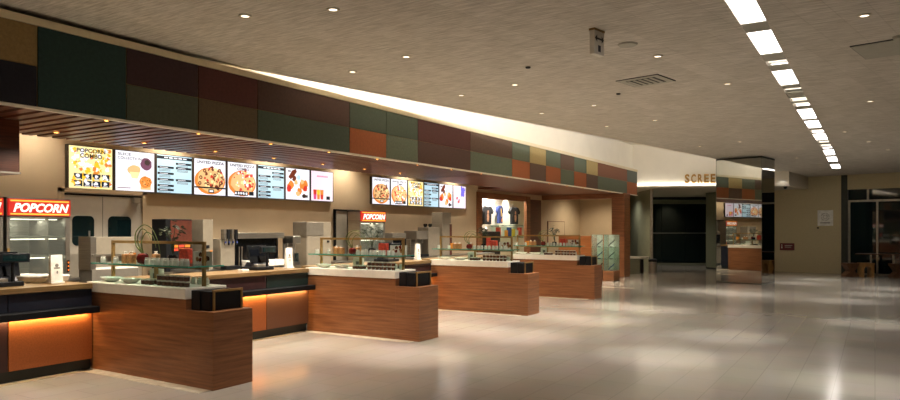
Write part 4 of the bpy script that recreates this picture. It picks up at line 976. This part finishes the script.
# bench by the entrance
t = thing('bench','cream topped bench beside the wooden pillar at the screen entrance','bench',(-7.0,24.62,0),math.radians(32))
MB().box(-.80,.06,-.2,.2,.53,.60).build('seat', M['bench'], t, .006); MB().box(-.75,-.25,-.14,.14,0,.50).build('pedestal', M['bronze'], t); MB().box(-.20,-.12,-.14,.14,0,.50).build('leg', M['black'], t)
t = thing('ash_bin','short steel cylinder bin with a black lid at the end of the bench','bin',(-6.72,24.5,0))
MB().lathe([(.0,0),(.14,0),(.14,.42)],n=20).build('body', M['steel'], t); MB().lathe([(.15,.42),(.15,.50),(.10,.53),(0,.53)],n=20).build('lid', M['black'], t)
# dome camera on the bulkhead soffit
t = thing('ceiling_camera','small black dome camera under the pale bulkhead right of the mirrored column','ceiling camera',(-2.62,26.1,2.952)); MB().lathe([(0,0),(.04,.02),(.06,.06),(.065,.09)],n=16).build('dome', M['black_gloss'], t)

# mirrored column
MC = (-2.74,21.27)
t = thing('mirrored_column','large square column clad in dark mirror, reflecting the menu screens','column',(MC[0],MC[1],0),-HALL+math.radians(0.4))
W_ = 1.30; D_ = 1.12
MB().box(-W_,0,0,D_,0,cz(MC[0],MC[1]+.6)-.03).build('core', M['mirror'], t)
for z0, z1, nm in ((0,.02,'floor_trim'),(cz(MC[0],22)-.045,cz(MC[0],22)-.005,'top_trim')):
    MB().box(-W_-.006,.006,-.006,D_+.006,z0,z1).build(nm, M['alu_dark'], t)
for x in (0,-W_): MB().box(x-.004,x+.004,-.005,.003,.02,3.62).build('edge_bead', M['alu_dark'], t)

# end wall signs
def wall_sign(t0, lab, w_, z, h, m, name):
    p = wp(t0); o = thing(name,lab,'sign',(p[0]-EA[0]*.0,p[1]-EA[1]*.0,z),-HALL)
    MB().box(-w_/2,w_/2,-.025,-.002,0,h).build('plate', M[m], o, .003); return o
o = wall_sign(.50,'square grey plaque with a faint round emblem on the tan end wall',.50,1.70,.56,'grey_sign','wall_plaque')
g_ = MB()
for k in range(24):
    a0, a1 = 2*PI*k/24, 2*PI*(k+1)/24
    if k % 6 == 5: continue
    for r0, r1 in ((.12,.135),(.06,.075)): g_.add([(r*math.cos(a),-.026,.32+r*math.sin(a)) for r, a in ((r0,a0),(r1,a0),(r1,a1),(r0,a1))],[(3,2,1,0)])
g_.rect(-.16,.16,.09,.12,-.026); g_.build('emblem', M['grey_print'], o)
o2 = MB().box(-.03,.03,-.02,-.002,0,.05).build('wall_switch', M['black']); tag(o2,'tiny black switch below the grey plaque','switch',loc=(wp(.74)[0],wp(.74)[1],1.60),rotz=-HALL)
o = wall_sign(1.78,'dark red rectangular sign low on the tan end wall',.50,.80,.26,'maroon_sign','wall_sign')
g_ = MB(); g_.disc(-.18,.19,-.026,.022,14); g_.rect(-.20,-.16,.07,.14,-.026); g_.rect(-.08,.18,.17,.185,-.026); g_.rect(-.08,.14,.11,.125,-.026); g_.build('print', M['paper'], o)

# stools and table at the glazed end
def stool(x, y, rot, lab, dark, arch=False):
    m = M['stool_dark' if dark else 'stool_wood']
    t = thing('wooden_stool',lab,'stool',(x,y,0),rot,'wooden stools')
    if arch:
        MB().box(-.21,.21,-.16,.16,.42,.47).build('seat', m, t, .006)
        b = MB(); b.yprism([(-.20,0),(-.11,0),(-.11,.28),(-.06,.36),(.06,.36),(.11,.28),(.11,0),(.20,0),(.20,.42),(-.20,.42)],-.15,.15); b.build('arched_frame', m, t, .004)
    else:
        MB().box(-.21,.21,-.16,.16,.40,.46).build('seat', m, t, .006)
        b = MB(); b.yprism([(-.21,0),(.21,0),(.21,.07),(.07,.20),(.21,.40),(-.21,.40),(-.07,.20),(-.21,.07)],-.15,.15); b.build('crossed_body', m, t, .006)
    return t
stool(-.70,26.2,.6,'dark hourglass wooden stool against the pilaster, leftmost of the stools',True)
stool(-.26,26.35,.45,'pale arched wooden stool at the left end of the cafe table',False,True)
stool(.62,26.5,.5,'dark hourglass wooden stool under the right end of the cafe table',True)
stool(1.16,26.7,.4,'hourglass wooden stool at the right edge of the picture',False)
t = thing('cafe_table','thin topped cafe table with two slim posts before the glazed doors','table',(.1,27.0,0),-HALL+.1)
MB().box(-.65,.75,-.30,.30,.73,.76).build('tabletop', M['stool_dark'], t, .003)
for x in (-.22,.42): MB().box(x-.025,x+.025,-.03,.03,.03,.73).build('post', M['alu'], t); MB().box(x-.04,x+.04,-.28,.28,0,.03).build('foot', M['alu'], t)

# ------------------------------------------------------------------ world and view
w_ = bpy.data.worlds.new('world'); SC.world = w_; w_.use_nodes = True
w_.node_tree.nodes['Background'].inputs['Color'].default_value = (.9,.92,1,1); w_.node_tree.nodes['Background'].inputs['Strength'].default_value = .0
SC.view_settings.view_transform = 'Standard'; SC.view_settings.look = 'None'; SC.view_settings.exposure = .5; SC.view_settings.gamma = 1; SC.view_settings.use_curve_mapping = False
SC.cycles.max_bounces = 8; SC.cycles.diffuse_bounces = 4; SC.cycles.glossy_bounces = 4; SC.cycles.transparent_max_bounces = 16
SC.cycles.use_denoising = True; SC.cycles.sample_clamp_indirect = 6; SC.cycles.caustics_reflective = False; SC.cycles.caustics_refractive = False
bpy.context.view_layer.update()
